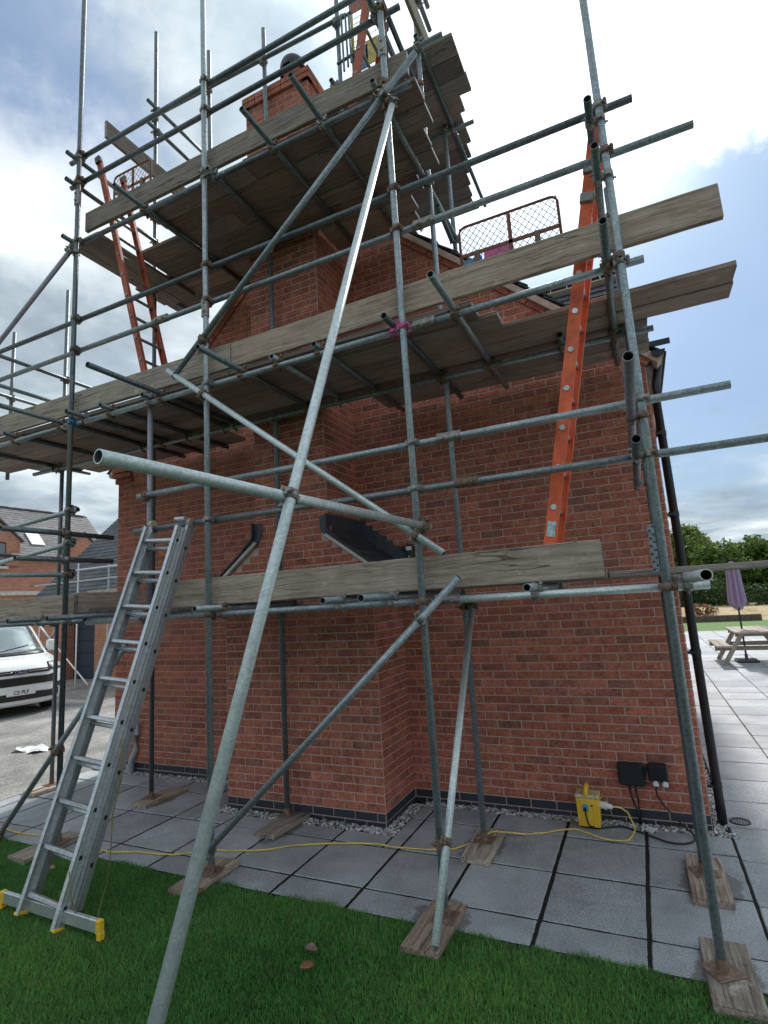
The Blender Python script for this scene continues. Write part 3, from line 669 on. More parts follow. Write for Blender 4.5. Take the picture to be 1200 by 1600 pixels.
b = MB(); b.rod((-6.46, -.07, .01), (-6.46, -.07, .11), .05, 14); b.build('sleeve', M['grey_plastic'], du, (-6.46, -.07, .05))

# gravel margin
def icos(n):
    bm = bmesh.new(); bmesh.ops.create_icosphere(bm, subdivisions=1, radius=1); v = np.array([v.co[:] for v in bm.verts]); f = np.array([[x.index for x in q.verts] for q in bm.faces]); bm.free(); return v, f
IV, IF = icos(1)
def pebbles(name, rects, dens, smin, smax, parent=None, z=-.012):
    V, F, T = [], [], []
    for (x0, x1, y0, y1, bias) in rects:
        n = int((x1 - x0) * (y1 - y0) * dens)
        for _ in range(n):
            s = random.uniform(smin, smax); c = np.array([random.uniform(x0, x1), random.uniform(y0, y1), z + random.uniform(0, .016)])
            sc = np.array([s * random.uniform(.7, 1.4), s * random.uniform(.7, 1.3), s * random.uniform(.5, .9)])
            e = np.array(Euler((random.uniform(-.5, .5), random.uniform(-.5, .5), random.uniform(0, 6.28))).to_matrix())
            v = (IV * sc * RNG.uniform(.82, 1.15, (len(IV), 1))) @ e.T + c
            F.append(IF + len(IV) * len(V)); V.append(v)
            k = random.choice((.62, .5, .38, .7, .28, .2)); w = random.uniform(-.04, .05); T.append(np.tile([k + w, k, k - w * 1.2, 1], (len(IV), 1)))
    return rawmesh(name, np.concatenate(V), np.concatenate(F), np.concatenate(T), M['pebble'], parent, True)
def rawmesh(name, V, F, T, mat, parent=None, smooth=False):
    me = bpy.data.meshes.new(name); n, m, k = len(V), len(F), F.shape[1]
    me.vertices.add(n); me.vertices.foreach_set('co', np.asarray(V, np.float32).ravel())
    me.loops.add(m * k); me.loops.foreach_set('vertex_index', np.asarray(F, np.int32).ravel())
    me.polygons.add(m); me.polygons.foreach_set('loop_start', np.arange(0, m * k, k, dtype=np.int32))
    try: me.polygons.foreach_set('loop_total', np.full(m, k, np.int32))
    except Exception: pass
    me.update(calc_edges=True)
    a = me.color_attributes.new('tint', 'FLOAT_COLOR', 'POINT'); a.data.foreach_set('color', np.asarray(T, np.float32).ravel())
    me.materials.append(mat)
    if smooth: me.polygons.foreach_set('use_smooth', np.ones(m, bool))
    me.validate(); o = bpy.data.objects.new(name, me); COL.objects.link(o)
    if parent is not None: o.parent = parent; o.location = -wloc(parent)
    return o
pb = pebbles('gravel_margin', [(-2.45, .16, -.105, -.004, 0), (-2.565, -2.44, -.8, -.09, 0), (-4.45, -2.44, -.80, -.685, 0), (-4.45, -4.335, -.7, -.1, 0), (-6.84, -4.34, -.105, -.004, 0), (.005, .10, .0, 6.5, 0)], 5200, .008, .016)
tag(pb, kind='stuff')

# ------------------------------------------------------------------ scaffold
scaf = empty('scaffold', (-3.4, -1.35, 0), 'tube and clamp scaffold with three boarded lifts wrapped round the chimney', 'scaffolding')
TUBES = []   # (object, P, Q, kind)
RT = .02415
tube_cache = {}
def tube(name, P, Q, mat='tube', bend=True):
    P, Q = Vector(P), Vector(Q); L = (Q - P).length; n = 18
    mb = MB(); ri = RT - .004
    ang = [2 * math.pi * k / n for k in range(n)]
    rings = []
    for (r, z) in ((ri, .16), (ri, 0.0), (RT, 0.0), (RT, L), (ri, L), (ri, L - .16)):
        rings.append([(r * math.cos(a), r * math.sin(a), z) for a in ang])
    vs = [v for r in rings for v in r]
    for i in range(5):
        fs = [(i * n + k, i * n + (k + 1) % n, (i + 1) * n + (k + 1) % n, (i + 1) * n + k) for k in range(n)]
        mb.add([], [], 0)
        k0 = 0
        for f in fs: mb.f.append(f); mb.m.append(1 if i in (0, 4) else 0); mb.sm.append(i == 2 or i in (0, 4))
    mb.v = vs; mb.tint = [(1, 1, 1)] * len(vs)
    mb.f.append(tuple(range(n))); mb.m.append(1); mb.sm.append(False); mb.f.append(tuple(range(5 * n, 6 * n))); mb.m.append(1); mb.sm.append(False)
    me = mb.mesh(name, [M[mat], M['bore']], fix=False)
    o = bpy.data.objects.new(name, me); COL.objects.link(o); o.parent = scaf; o.location = P - wloc(scaf)
    o.rotation_mode = 'QUATERNION'; o.rotation_quaternion = (Q - P).to_track_quat('Z', 'Y')
    TUBES.append((o, P, Q, name)); return o
YS, YI, YO, YB, YBI = -1.87, -1.82, -1.92, -.77, -.82
Z1, Z2, Z3, Z4 = 1.95, 3.92, 5.92, 7.42
# front and back standards
FX = [(-5.22, 8.99), (-3.46, 8.9), (-1.61, 7.9), (-.15, 7.4)]
SM = ['tube_dark', 'tube', 'tube', 'tube']
std = []
for (x, h), m in zip(FX, SM): std.append(tube('standard', (x, YS, .055), (x, YS, h), m))
bstd = []
for (x, h, y, m) in ((-5.305, 9.76, YB, 'tube_dark'), (-3.545, 8.8, YB, 'tube_dark'), (-1.655, 8.6, YB, 'tube'), (-.135, 5.2, -.83, 'tube_dark'), (-6.95, 6.47, YB, 'tube_dark')):
    bstd.append(tube('standard', (x, y, .055), (x, y, h), m))
tube('standard', (-8.12, YB, 3.96), (-8.12, YB, 6.17), 'tube_dark'); tube('standard', (-2.55, YB, 6.0), (-2.55, YB, 8.75), 'tube_dark'); tube('standard', (-4.39, YB, 6.0), (-4.39, YB, 8.95), 'tube_dark')
tube('standard', (-1.72, .25, 5.75), (-1.72, .25, 7.50), 'tube'); tube('standard', (-4.24, -1.77, 1.92), (-4.24, -1.77, 3.9), 'tube_purple')
# ledgers
tube('ledger', (-8.6, YI, 1.985), (-5.0, YI, 1.955), 'tube'); tube('ledger', (-4.98, YI, Z1 - .01), (-1.55, YI, Z1), 'tube'); tube('ledger', (-1.53, YI, Z1), (.06, YI, Z1), 'tube_bright')
tube('ledger', (-8.6, YBI, Z1), (.1, YBI, Z1), 'tube_dark')
tube('ledger', (-8.6, YI, Z2 - .015), (-5.1, YI, Z2 - .01), 'tube'); tube('ledger', (-5.08, YI, Z2 - .01), (-1.5, YI, Z2), 'tube'); tube('ledger', (-1.48, YI, Z2), (-.02, YI, Z2 + .02), 'tube')
tube('ledger', (-7.45, YBI, Z2), (.05, YBI, Z2), 'tube')
tube('ledger', (-5.46, YI, Z3), (-1.42, YI, Z3), 'tube_dark'); tube('ledger', (-5.5, YBI, Z3), (-1.33, YBI, Z3), 'tube_dark')
tube('ledger', (-2.9, -.83, Z4), (-1.38, -.83, Z4), 'tube_dark'); tube('ledger', (-2.9, .30, Z4), (-1.38, .30, Z4 + .01), 'tube_dark'); tube('ledger', (-2.95, 1.7, Z4), (-1.7, 1.7, Z4), 'tube_dark')
# guard rails
tube('guard_rail', (-4.33, YI, 3.045), (.31, YI, 3.05), 'tube'); tube('guard_rail', (-4.37, YI, 2.725), (.9, YI, 2.715), 'tube')
tube('guard_rail', (-7.6, YI, 2.88), (-5.15, YI, 3.03), 'tube_bright'); tube('guard_rail', (-7.6, YI, 2.50), (-5.2, YI, 2.71), 'tube_bright'); tube('guard_rail', (-7.6, YI, 2.57), (-5.2, YI, 2.40), 'tube')
tube('guard_rail', (-8.6, YI, 5.03), (.05, YI, 5.045), 'tube_dark'); tube('guard_rail', (-8.6, YI, 4.68), (.35, YI, 4.71), 'tube')
tube('guard_rail', (-5.43, YI, 6.965), (-1.5, YI, 6.985), 'tube_dark'); tube('guard_rail', (-5.41, YI, 6.65), (-1.46, YI, 6.66), 'tube_dark')
tube('guard_rail', (-5.4, -.82, 8.40), (-2.42, -.82, 8.27), 'tube_dark')
tube('guard_rail', (-5.27, -2.45, 2.80), (-5.27, -1.33, 2.80), 'tube_dark'); tube('guard_rail', (-5.27, -2.32, 2.545), (-5.27, -1.33, 2.55), 'tube_dark')
tube('guard_rail', (-5.27, -1.98, 6.92), (-5.27, -.6, 6.92), 'tube_dark'); tube('guard_rail', (-5.27, -1.98, 6.60), (-5.27, -.6, 6.60), 'tube_dark')
tube('guard_rail', (-5.25, -.95, 8.51), (-5.25, .3, 8.54), 'tube_dark'); tube('guard_rail', (-5.25, -.95, 8.19), (-5.25, .3, 8.19), 'tube_dark')
for z in (6.70, 7.04): tube('guard_rail', (-1.665, -1.98, z), (-1.705, -.6, z), 'tube_dark')
tube('guard_rail', (-6.90, -1.95, 5.15), (-6.90, -.25, 5.15), 'tube_dark'); tube('guard_rail', (-6.90, -1.95, 4.78), (-6.90, -.4, 4.78), 'tube_dark')
tube('guard_rail', (-8.07, -1.95, 5.15), (-8.07, -.25, 5.15), 'tube_dark')
for z, y in ((2.94, -2.85), (2.71, -2.3), (4.94, -2.07), (4.53, -2.17)): tube('guard_rail', (-.212, y, z), (-.212, -.60, z + .02), 'tube_purple' if z == 2.94 else 'tube_dark')
for z in (8.3, 8.0): tube('guard_rail', (-1.60, -.95, z), (-1.60, -.45, z), 'tube_dark')
# transoms under the boards
T1, T2, T3, T4 = Z1 + .05, Z2 + .05, Z3 + .05, Z4 + .05
for x, y0, y1, m in ((-5.67, -2.12, -.3, 'tube_dark'), (-4.98, -2.2, -.3, 'tube_dark'), (-3.37, -2.12, -.3, 'tube'), (-2.27, -2.06, -.5, 'tube'), (-1.85, -2.30, -.3, 'tube'), (-.88, -2.08, -.3, 'tube'), (-.045, -2.80, -.3, 'tube_bright'), (-6.9, -2.0, -.2, 'tube'), (-4.25, -2.05, -.75, 'tube')):
    tube('transom', (x, y0, T1 - .004), (x, y1, T1), m)
for x, y0, y1, m in ((-5.44, -2.42, -.15, 'tube_dark'), (-5.11, -2.0, -.15, 'tube_dark'), (-4.72, -1.93, -.15, 'tube_dark'), (-4.2, -1.9, -.75, 'tube_dark'), (-4.05, -2.56, -.75, 'tube_dark'), (-3.12, -2.33, -.75, 'tube_dark'), (-2.75, -1.90, -.75, 'tube'), (-2.35, -1.9, -.12, 'tube_dark'), (-1.70, -2.0, -.12, 'tube_dark'), (-1.235, -2.30, -.12, 'tube'), (-.225, -2.28, -.1, 'tube_dark'), (-.62, -1.0, -.2, 'tube_dark'), (-6.2, -1.93, -.2, 'tube_dark'), (-7.05, -1.95, -.3, 'tube_dark')):
    tube('transom', (x, y0, T2), (x, y1, T2), m)
for x, y0, y1, m in ((-5.34, -1.95, -.2, 'tube_dark'), (-4.285, -2.17, -.25, 'tube_dark'), (-3.4, -1.9, -.75, 'tube_dark'), (-2.73, -2.23, -.25, 'tube_dark'), (-2.22, -2.28, -.25, 'tube_dark'), (-1.69, -1.94, .2, 'tube')):
    tube('transom', (x, y0, T3), (x, y1, T3), m)
for x, y0, y1 in ((-1.63, -.9, 1.8), (-2.6, -.9, 1.8)): tube('transom', (x, y0, T4), (x, y1, T4), 'tube_dark')
tube('putlog', (-1.655, -.55, 5.84), (-1.655, -.12, 5.72), 'tube_dark')
# bracing, raking shore and its tie
tube('brace', (-3.80, YO, 4.03), (-1.33, YO, 6.05), 'tube'); tube('brace', (-3.86, YO, 4.11), (-1.42, YO, 2.25), 'tube_bright')
tube('brace', (-1.33, YO, 2.09), (-3.47, YO, .19), 'tube'); tube('brace', (-5.24, YO, 5.78), (-7.9, YO, 4.15), 'tube_purple'); tube('brace', (-4.33, YO, 1.74), (-6.02, YO, -.01), 'tube')
tube('brace', (-1.59, -.78, 1.87), (-1.56, -2.185, .062), 'tube_bright')
tube('raking_shore', (-1.553, -1.90, 5.73), (-1.69, -4.39, 0.0), 'tube_bright'); tube('shore_tie', (-1.548, -1.80, 2.452), (-1.73, -4.20, 2.462), 'tube_bright')

# couplers wherever two tubes pass within clamp distance
def closest(p1, q1, p2, q2):
    d1, d2, r = q1 - p1, q2 - p2, p1 - p2; a, e, f = d1.dot(d1), d2.dot(d2), d2.dot(r); c, b_ = d1.dot(r), d1.dot(d2); dn = a * e - b_ * b_
    s = min(1, max(0, (b_ * f - c * e) / dn)) if dn > 1e-9 else 0; t = (b_ * s + f) / e
    if t < 0: t = 0; s = min(1, max(0, -c / a))
    elif t > 1: t = 1; s = min(1, max(0, (b_ - c) / a))
    return p1 + d1 * s, p2 + d2 * t
def band(mb, c, ax, w, side, mi=0):
    n = 14; ax = ax.normalized(); side = (side - ax * side.dot(ax)).normalized(); ya = ax.cross(side)
    rows = []
    for (r, z) in ((RT + .0008, -w / 2), (RT + .0065, -w / 2), (RT + .0065, w / 2), (RT + .0008, w / 2)):
        rows.append([c + ax * z + (side * math.cos(2 * math.pi * k / n) + ya * math.sin(2 * math.pi * k / n)) * r for k in range(n + 1)])
    mb.grid(rows, mi, True)
    for s in (1, -1):                                   # bolt lug, T-bolt and flanged nut
        e = c + ya * s * (RT + .012); mb.box(e, (.022, .016, w * .8), frame(side, ya, ax), mi)
    e = c + ya * (RT + .014); mb.rod(e - side * .030, e + side * .046, .0065, 6, mi); mb.rod(e + side * .016, e + side * .032, .0145, 6, mi); mb.box(e - side * .018, (.010, .030, w), frame(side, ya, ax), mi)
ncp = 0
for i in range(len(TUBES)):
    for k in range(i + 1, len(TUBES)):
        oa, p1, q1, na = TUBES[i]; ob_, p2, q2, nb = TUBES[k]
        d1, d2 = (q1 - p1).normalized(), (q2 - p2).normalized()
        if abs(d1.dot(d2)) > .97: continue
        a, b_ = closest(p1, q1, p2, q2); d = (a - b_).length
        if not (.03 < d < (.12 if 'raking_shore' in (na, nb) else .09)) or (a - p1).length < .015 or (a - q1).length < .015: continue
        if not seen((a + b_) / 2, 10): continue
        ncp += 1; mb = MB(); lk = (b_ - a).normalized()
        band(mb, a, d1, .046, -lk); band(mb, b_, d2, .046, lk)
        mb.box((a + b_) / 2, (.03, .03, max(.012, d - 2 * RT + .012)), frame(d1, lk.cross(d1), lk) if abs(lk.dot(d1)) < .3 else None)
        mat = M['coupler_rust'] if random.random() < .35 else M['coupler']
        m_ = (a + b_) / 2
        if abs(m_.x + 5.2) < .12 and abs(m_.z - Z2) < .1 and m_.y < -1.5: mat = M['coupler_blue']
        if abs(m_.x + 1.61) < .12 and abs(m_.z - Z2) < .1 and m_.y < -1.5: mat = M['coupler_pink']
        mb.build('coupler', mat, None, a)
        o = COL.objects[-1]
        o.parent = oa; o.matrix_parent_inverse = Matrix.Identity(4)
        w = Matrix.Translation(wloc(oa)) @ oa.rotation_quaternion.to_matrix().to_4x4()
        o.matrix_local = w.inverted() @ Matrix.Translation(a)
def sleeve(P, ax, parent=None, L=.17, mat='coupler'):
    P, ax = Vector(P), Vector(ax).normalized(); mb = MB(); mb.rod(P - ax * L / 2, P + ax * L / 2, RT + .006, 14)
    s = ax.orthogonal().normalized() if abs(ax.z) > .5 else Vector((0, -1, 0)); t_ = ax.cross(s)
    if abs(ax.z) > .5: s = Vector((0, -1, 0)); t_ = Vector((1, 0, 0))
    mb.box(P + t_ * (-.03), (L, .014, .034), frame(ax, t_, ax.cross(t_)))
    for u in (-.25, .25): mb.rod(P + ax * L * u + s * (RT + .002), P + ax * L * u + s * (RT + .016), .014, 6)
    mb.build('sleeve_coupler', M[mat], scaf, P)
for P, ax in (((-1.35, YI, 3.048), (1, 0, 0)), ((-5.30, YI, Z2 - .012), (1, 0, 0)), ((-1.46, YI, Z2), (1, 0, 0)), ((-1.40, YI, 4.705), (1, 0, 0)), ((-4.05, YI, 4.7), (1, 0, 0)), ((-1.45, YI, Z1), (1, 0, 0)), ((-1.2, YBI, Z2), (1, 0, 0)), ((-4.6, YBI, Z2), (1, 0, 0))): sleeve(P, ax)
for P in ((-3.46, YS, 4.62), (-5.22, YS, 6.42), (-1.61, YS, 6.30)): sleeve(P, (0, 0, 1), mat='coupler')
b = MB(); b.box((-.192, YS - .012, 2.17), (.036, .008, .27), bev=.002)
for k in range(12): b.rod((-.192 + (.009 if k % 2 else -.009), YS - .0155, 2.05 + k * .022), (-.192 + (.009 if k % 2 else -.009), YS - .0168, 2.05 + k * .022), .0075, 6, 1)
b.build('perforated_plate', [M['tube'], M['bore']], scaf, (-.2, YS, 2.17))
sleeve((-1.25, YI, 2.718), (1, 0, 0), L=.16, mat='coupler_rust')

# base plates ---------------------------------------------------------
def baseplate(x, y, rz=0.0, z=.044):
    mb = MB(); mb.box((0, 0, .003), (.15, .15, .006), Matrix.Rotation(rz, 3, 'Z'), bev=.002); mb.rod((0, 0, .005), (0, 0, .06), .0285, 14); mb.rod((0, 0, .06), (0, 0, .10), .02, 12)
    o = mb.build('base_plate', M['coupler_rust'], scaf); o.location = Vector((x, y, z)) - wloc(scaf)
for (x, h), rz in zip(FX, (.1, .2, .05, .62)): baseplate(x, YS, rz)
for x in (-5.305, -3.545, -1.655, -6.95): baseplate(x, YB, random.uniform(-.3, .3))
baseplate(-.135, -.83, .3)

# boards -------------------------------------------------------------
def board_mesh(L, w, t, seed, mat, ends=True, warp=.004, worn=0.0):
    rnd = random.Random(seed); n = max(4, int(L / .18)); mb = MB(); c = .005
    prof = [(-w / 2 + c, -t / 2), (w / 2 - c, -t / 2), (w / 2, -t / 2 + c), (w / 2, t / 2 - c), (w / 2 - c, t / 2), (-w / 2 + c, t / 2), (-w / 2, t / 2 - c), (-w / 2, -t / 2 + c)]
    ph = rnd.uniform(0, 6); k1 = rnd.uniform(.6, 1.6)
    rows = []
    for i in range(n + 1):
        x = -L / 2 + L * i / n; dz = warp * math.sin(k1 * x + ph); dy = warp * .7 * math.sin(k1 * .7 * x + ph * 2)
        row = []
        for (y, z) in prof:
            row.append((x + (rnd.uniform(-worn, worn) if i in (0, n) else 0), y + dy + rnd.uniform(-.0016, .0016), z + dz + rnd.uniform(-.0012, .0012)))
        rows.append(row)
    vs = [v for r in rows for v in r]; m = 8
    fs = [(i * m + k, (i + 1) * m + k, (i + 1) * m + (k + 1) % m, i * m + (k + 1) % m) for i in range(n) for k in range(m)]
    fs += [tuple(range(m)), tuple(range(n * m, n * m + m))[::-1]]
    mb.add(vs, fs)
    mats = [mat]
    if ends:                                            # galvanised hoop nailed round each board end
        mats.append(M['coupler'])
        for s in (-1, 1):
            mb.box((s * (L / 2 + .001), 0, 0), (.002, w * .9, t * .9), mi=1)
    return mb.mesh('board', mats)
bseed = [0]
def board(name, A, B, wdir, parent=None, w=.225, t=.038, mat='board_under', ends=True, worn=.0, warp=.004):
    A, B, wd = Vector(A), Vector(B), Vector(wdir).normalized(); u = (B - A).normalized(); wd = (wd - u * wd.dot(u)).normalized(); nn = u.cross(wd); bseed[0] += 1
    me = board_mesh((B - A).length, w, t, bseed[0], M[mat], ends, warp, worn); me.name = name
    o = bpy.data.objects.new(name, me); COL.objects.link(o); o.rotation_mode = 'QUATERNION'; o.rotation_quaternion = frame(u, wd, nn).to_quaternion()
    c = (A + B) / 2; o.location = c - (wloc(parent) if parent else Vector())
    if parent: o.parent = parent
    return o
Yv, Zv = Vector((0, 1, 0)), Vector((0, 0, 1))
def row(xa, xb, y, z, jit=.03, cuts=(), mat='board_under'):
    pts = [xa] + list(cuts) + [xb]
    for a, b_ in zip(pts[:-1], pts[1:]): board('deck_board', (a + random.uniform(-jit, jit) * .3 + .004, y, z + random.uniform(-.002, .002)), (b_ - .004, y, z + random.uniform(-.002, .002)), Yv, scaf, mat=mat)
B1, B2, B3, B4 = T1 + .024 + .02, T2 + .024 + .02, T3 + .024 + .02, T4 + .044
yrow = [-1.655 + .228 * k for k in range(7)]
row(-4.1, .95, yrow[0] - .02, B1, cuts=(-.45,)); row(-8.2, -5.0, yrow[0] - .02, B1, cuts=(-6.0,))
for k in (1, 2, 3): row(-4.1, -.1, yrow[k], B1, cuts=(-1.9,)); row(-8.2, -5.0, yrow[k], B1)
# lift 2: two front boards stop at x=-1.2 where the right-hand ladder comes up
row(-7.95, -1.12, yrow[0], B2, cuts=(-5.6, -3.3)); row(-7.95, -.99, yrow[1], B2, cuts=(-4.3, -2.6))
row(-7.9, .55, yrow[2], B2, cuts=(-6.1, -3.8, -1.9)); row(-7.9, .56, yrow[3], B2, cuts=(-4.9, -2.2))
row(-7.5, .02, yrow[4], B2, cuts=(-5.3, -2.35)); 
row(-7.2, -4.40, yrow[5], B2); row(-2.5, .03, yrow[5], B2, cuts=(-1.3,)); row(-7.0, -4.42, yrow[6], B2); row(-2.5, .04, yrow[6], B2)
board('deck_board', (.54, -1.42, B2 + .002), (-.02, -1.42, B2 + .002), Yv, scaf) if False else None
# lift 3
row(-4.38, -1.395, yrow[0], B3, cuts=(-3.1,)); row(-4.36, -1.405, yrow[1], B3, cuts=(-2.7,)); row(-4.98, -1.50, yrow[2], B3, cuts=(-3.6,)); row(-4.98, -1.51, yrow[3], B3, cuts=(-2.9,))
row(-5.55, -1.75, yrow[4] + .0, B3, cuts=(-3.9,)); row(-5.52, -3.95, yrow[5], B3); row(-2.97, -1.9, yrow[5], B3); row(-5.5, -3.95, yrow[6], B3); row(-2.97, -1.95, yrow[6], B3)
for x in (-5.32, -5.09): board('deck_board', (x, -1.80, B3 - .045), (x, -.42, B3 - .045), Vector((1, 0, 0)), scaf)
# lift 4, beside the stack
for k, xe in enumerate((-1.31, -1.31, -1.30, -1.44, -1.50, -1.50, -1.56, -1.66, -1.70, -1.74, -1.77)): row(-2.93 if k > 6 else -2.9, xe, -.60 + .228 * k, B4)
# toe boards on edge
def toe(A, B, y=None, parent=scaf): return board('toe_board', A, B, Zv, scaf, mat='board', ends=True)
toe((-3.93, -1.79, 2.135), (-.47, -1.79, 2.145)); toe((-7.4, -1.79, 2.115), (-5.19, -1.79, 2.10)); toe((-5.2, -1.765, 2.115), (-5.2, -.95, 2.12))
toe((-7.6, -1.79, 4.145), (-3.25, -1.79, 4.15)); toe((-3.24, -1.79, 4.15), (.42, -1.79, 4.175))
toe((-5.18, -1.79, 6.165), (-1.44, -1.79, 6.145)); toe((-5.26, -1.53, 7.58), (-5.26, -.1, 7.60)); toe((-1.60, -1.25, 7.66), (-1.60, -.50, 7.66))

# sole boards ----------------------------------------------------------
def sole(label, x, y, L=.52, rz=0.0):
    o = board('sole_board', Vector((x, y, .022)) - Vector((math.sin(-rz) * L / 2, math.cos(rz) * L / 2, 0)), Vector((x, y, .022)) + Vector((math.sin(-rz) * L / 2, math.cos(rz) * L / 2, 0)), Vector((math.cos(rz), math.sin(rz), 0)), None, .225, .04, 'sole', False, .008, .001)
    tag(o, label, 'sole board', 'timber sole boards under the scaffold')
sole('weathered timber pad under the front right standard, half on the grass', -.115, -1.86, .53, .03)
sole('short timber pad under the rear right standard near the corner', -.12, -.88, .60, .01)
sole('timber pad where two crossed tubes meet at the lawn edge', -1.65, -1.95, .50, -.02)
sole('dark damp timber pad under the rear standard beside the crossed tubes', -1.65, -.81, .56, .02)
sole('split timber pad against the base of the chimney breast', -3.48, -.92, .52, -.08)
sole('dark timber pad on the paving left of the chimney breast', -5.27, -.68, .54, -.08)
sole('timber pad in the grass behind the raking tube', -3.49, -1.90, .50, .0)
sole('timber pad behind the foot of the aluminium ladder', -5.27, -1.93, .52, -.04)
sole('leftmost timber pad beside the tarmac drive', -6.93, -.80, .5, -.05)
sole('timber offcut lying in the grass at the left edge', -6.05, -1.98, .3, .9)

# ------------------------------------------------------------------ orange ladders
def ladder(label, A, B, half, mat, rungs, w=.078, t=.03, group=None):
    """A, B: foot and top of the centre line; half: vector from centre to the stile nearest the street"""
    A, B, h = Vector(A), Vector(B), Vector(half); e = empty('orange_ladder', A, label, 'ladder', 'orange ladders between the lifts'); u = (B - A).normalized(); hv = h.normalized(); nn = u.cross(hv); L = (B - A).length
    for s in (1, -1):
        b = MB(); c = (A + B) / 2 + h * s; F = frame(nn, hv, u)
        b.box(c, (w, .006, L), F, 0); 
        for q in (1, -1): b.box(c + nn * q * (w / 2 - .003) - hv * s * t / 2, (.006, t, L), F, 0)
        b.build('stile', M[mat], e, c)
    n = int(L / .262)
    for k in range(n):
        p = A + u * (.16 + k * .262); b = MB(); b.rod(p + h * 1.0, p - h * 1.0, .0155, 10)
        for s in (1, -1): b.rod(p + h * s + hv * s * .002, p + h * s + hv * s * .010, .019, 10)
        b.build('rung', M[rungs], e, p)
    for s in (1, -1):
        b = MB(); b.box(A + h * s, (w + .01, .04, .07), frame(nn, hv, u)); b.build('foot', M['black_plastic'], e, A + h * s)
    for q in (1, -1): b = MB(); b.box(B - u * .02 + h * q, (w + .012, .04, .09), frame(nn, hv, u), bev=.006); b.build('end_cap', M['black_plastic'], e, B + h * q)
    return e, u, h, hv, nn
e, u, h, hv, nn = ladder('bright orange ladder between the first and second lifts at the right end', (-.815, -1.53, 2.085), (-.165, -1.53, 5.12), (0, -.17, 0), 'orange', 'alu')
b = MB(); b.box(Vector((-.815, -1.53, 2.085)) + u * .28 + h + hv * .0055, (.052, .003, .10), frame(nn, hv, u)); b.build('sticker', plain('ladder_sticker', (.45, .60, .62), .5, 0, .6, 70), e, (-.77, -1.7, 2.36))
for q, hh in ((2.52, .07), (2.72, .05)): b = MB(); b.box(Vector((-.815, -1.53, 2.085)) + u * q + h, (.092, .045, hh), frame(nn, hv, u), bev=.006); b.build('guide_bracket', M['coupler'], e, (-.3, -1.7, 4.5))
ladder('faded orange ladder rising to the third lift at the left end', (-4.36, -1.52, 4.06), (-5.17, -1.52, 7.02), (0, -.165, 0), 'orange_dark', 'coupler', w=.062)
ladder('short orange ladder on the top lift beside the painted gate', (-2.36, -1.0, 6.10), (-1.98, -1.0, 7.9), (0, -.20, 0), 'orange_dark', 'coupler')

# ladder safety gates: tube frame, diamond mesh, mid bar, painted kick plate
def gate(label, O, U, w, h, mat, mesh_gap, kick=None, mid=True, V=Vector((0, 0, 1)), diamond=True):
    O, U = Vector(O), Vector(U).normalized(); e = empty('ladder_gate', O, label, 'gate', 'mesh gates at the ladder heads'); nn = U.cross(V); b = MB(); r = .011; k = .05
    P = lambda a, c: O + U * a + V * c
    b.path([P(0, 0), P(0, h - k), P(k * .3, h - k * .3), P(k, h), P(w - k, h), P(w - k * .3, h - k * .3), P(w, h - k), P(w, 0)], r, 8); b.rod(P(0, 0), P(w, 0), r, 8)
    b.build('frame', M[mat], e, O)
    if mid:
        b = MB(); b.box(P(w * .52, h / 2), (.03, .012, h), frame(U, nn, V)); b.build('upright', M[mat], e, P(w * .52, h / 2))
        b = MB(); b.box(P(w / 2, h * .54), (w, .012, .03), frame(U, nn, V)); b.build('mid_bar', M[mat], e, P(w / 2, h * .54))
        for a in (.17, .78): b = MB(); b.box(P(w * a, h * .46), (.04, .05, .11), frame(U, nn, V), bev=.004); b.build('hook', M['coupler_rust'], e, P(w * a, h * .46))
    b = MB(); wr = .0030
    if diamond:
        s = mesh_gap; x = -h
        while x < w:
            for sg in (1, -1):
                a0, c0, a1, c1 = x, 0, x + h * .82, h
                if a0 < 0: c0 = -a0 / .82; a0 = 0
                if a1 > w: c1 = (w - x) / .82; a1 = w
                if c1 > c0 + .01:
                    b.rod(P(a0, c0) if sg > 0 else P(w - a0, c0), P(a1, c1) if sg > 0 else P(w - a1, c1), wr, 4, cap=False)
            x += s
    else:
        for k_ in range(1, int(w / mesh_gap)): b.rod(P(k_ * mesh_gap, 0), P(k_ * mesh_gap, h), wr, 4, cap=False)
        for k_ in range(1, int(h / mesh_gap)): b.rod(P(0, k_ * mesh_gap), P(w, k_ * mesh_gap), wr, 4, cap=False)
    tag(b.build('wire_mesh', M['coupler'], e, O), kind='stuff')
    if kick:
        for (a0, a1, c0, c1, col) in kick:
            b = MB(); b.box(P((a0 + a1) / 2 * w, (c0 + c1) / 2 * h), ((a1 - a0) * w, .004, (c1 - c0) * h), frame(U, nn, V)); b.build('painted_panel', col, e, P((a0 + a1) / 2 * w, (c0 + c1) / 2 * h))
    return e
pinkp = plain('pink_paint', (.62, .12, .32), .6, 0, .4, 18); bluep = plain('blue_paint', (.10, .27, .52), .6, 0, .5, 14); yellp = plain('yellow_paint', (.60, .48, .12), .6, 0, .5, 12); redp = plain('faded_red_paint', (.45, .16, .13), .7, 0, .4, 12)
gate('wire mesh ladder gate with pink and blue panel on the second lift', (-1.29, -1.25, 4.42), (1, 0, 0), .79, .565, 'gate_frame', .056, [(.01, .22, .20, .47, bluep), (.24, .5, .22, .54, pinkp)])
gate('wire mesh ladder gate on the third lift beside the left ladder', (-5.52, -1.2, 6.80), (1, 0, 0), .62, .50, 'gate_frame', .07)
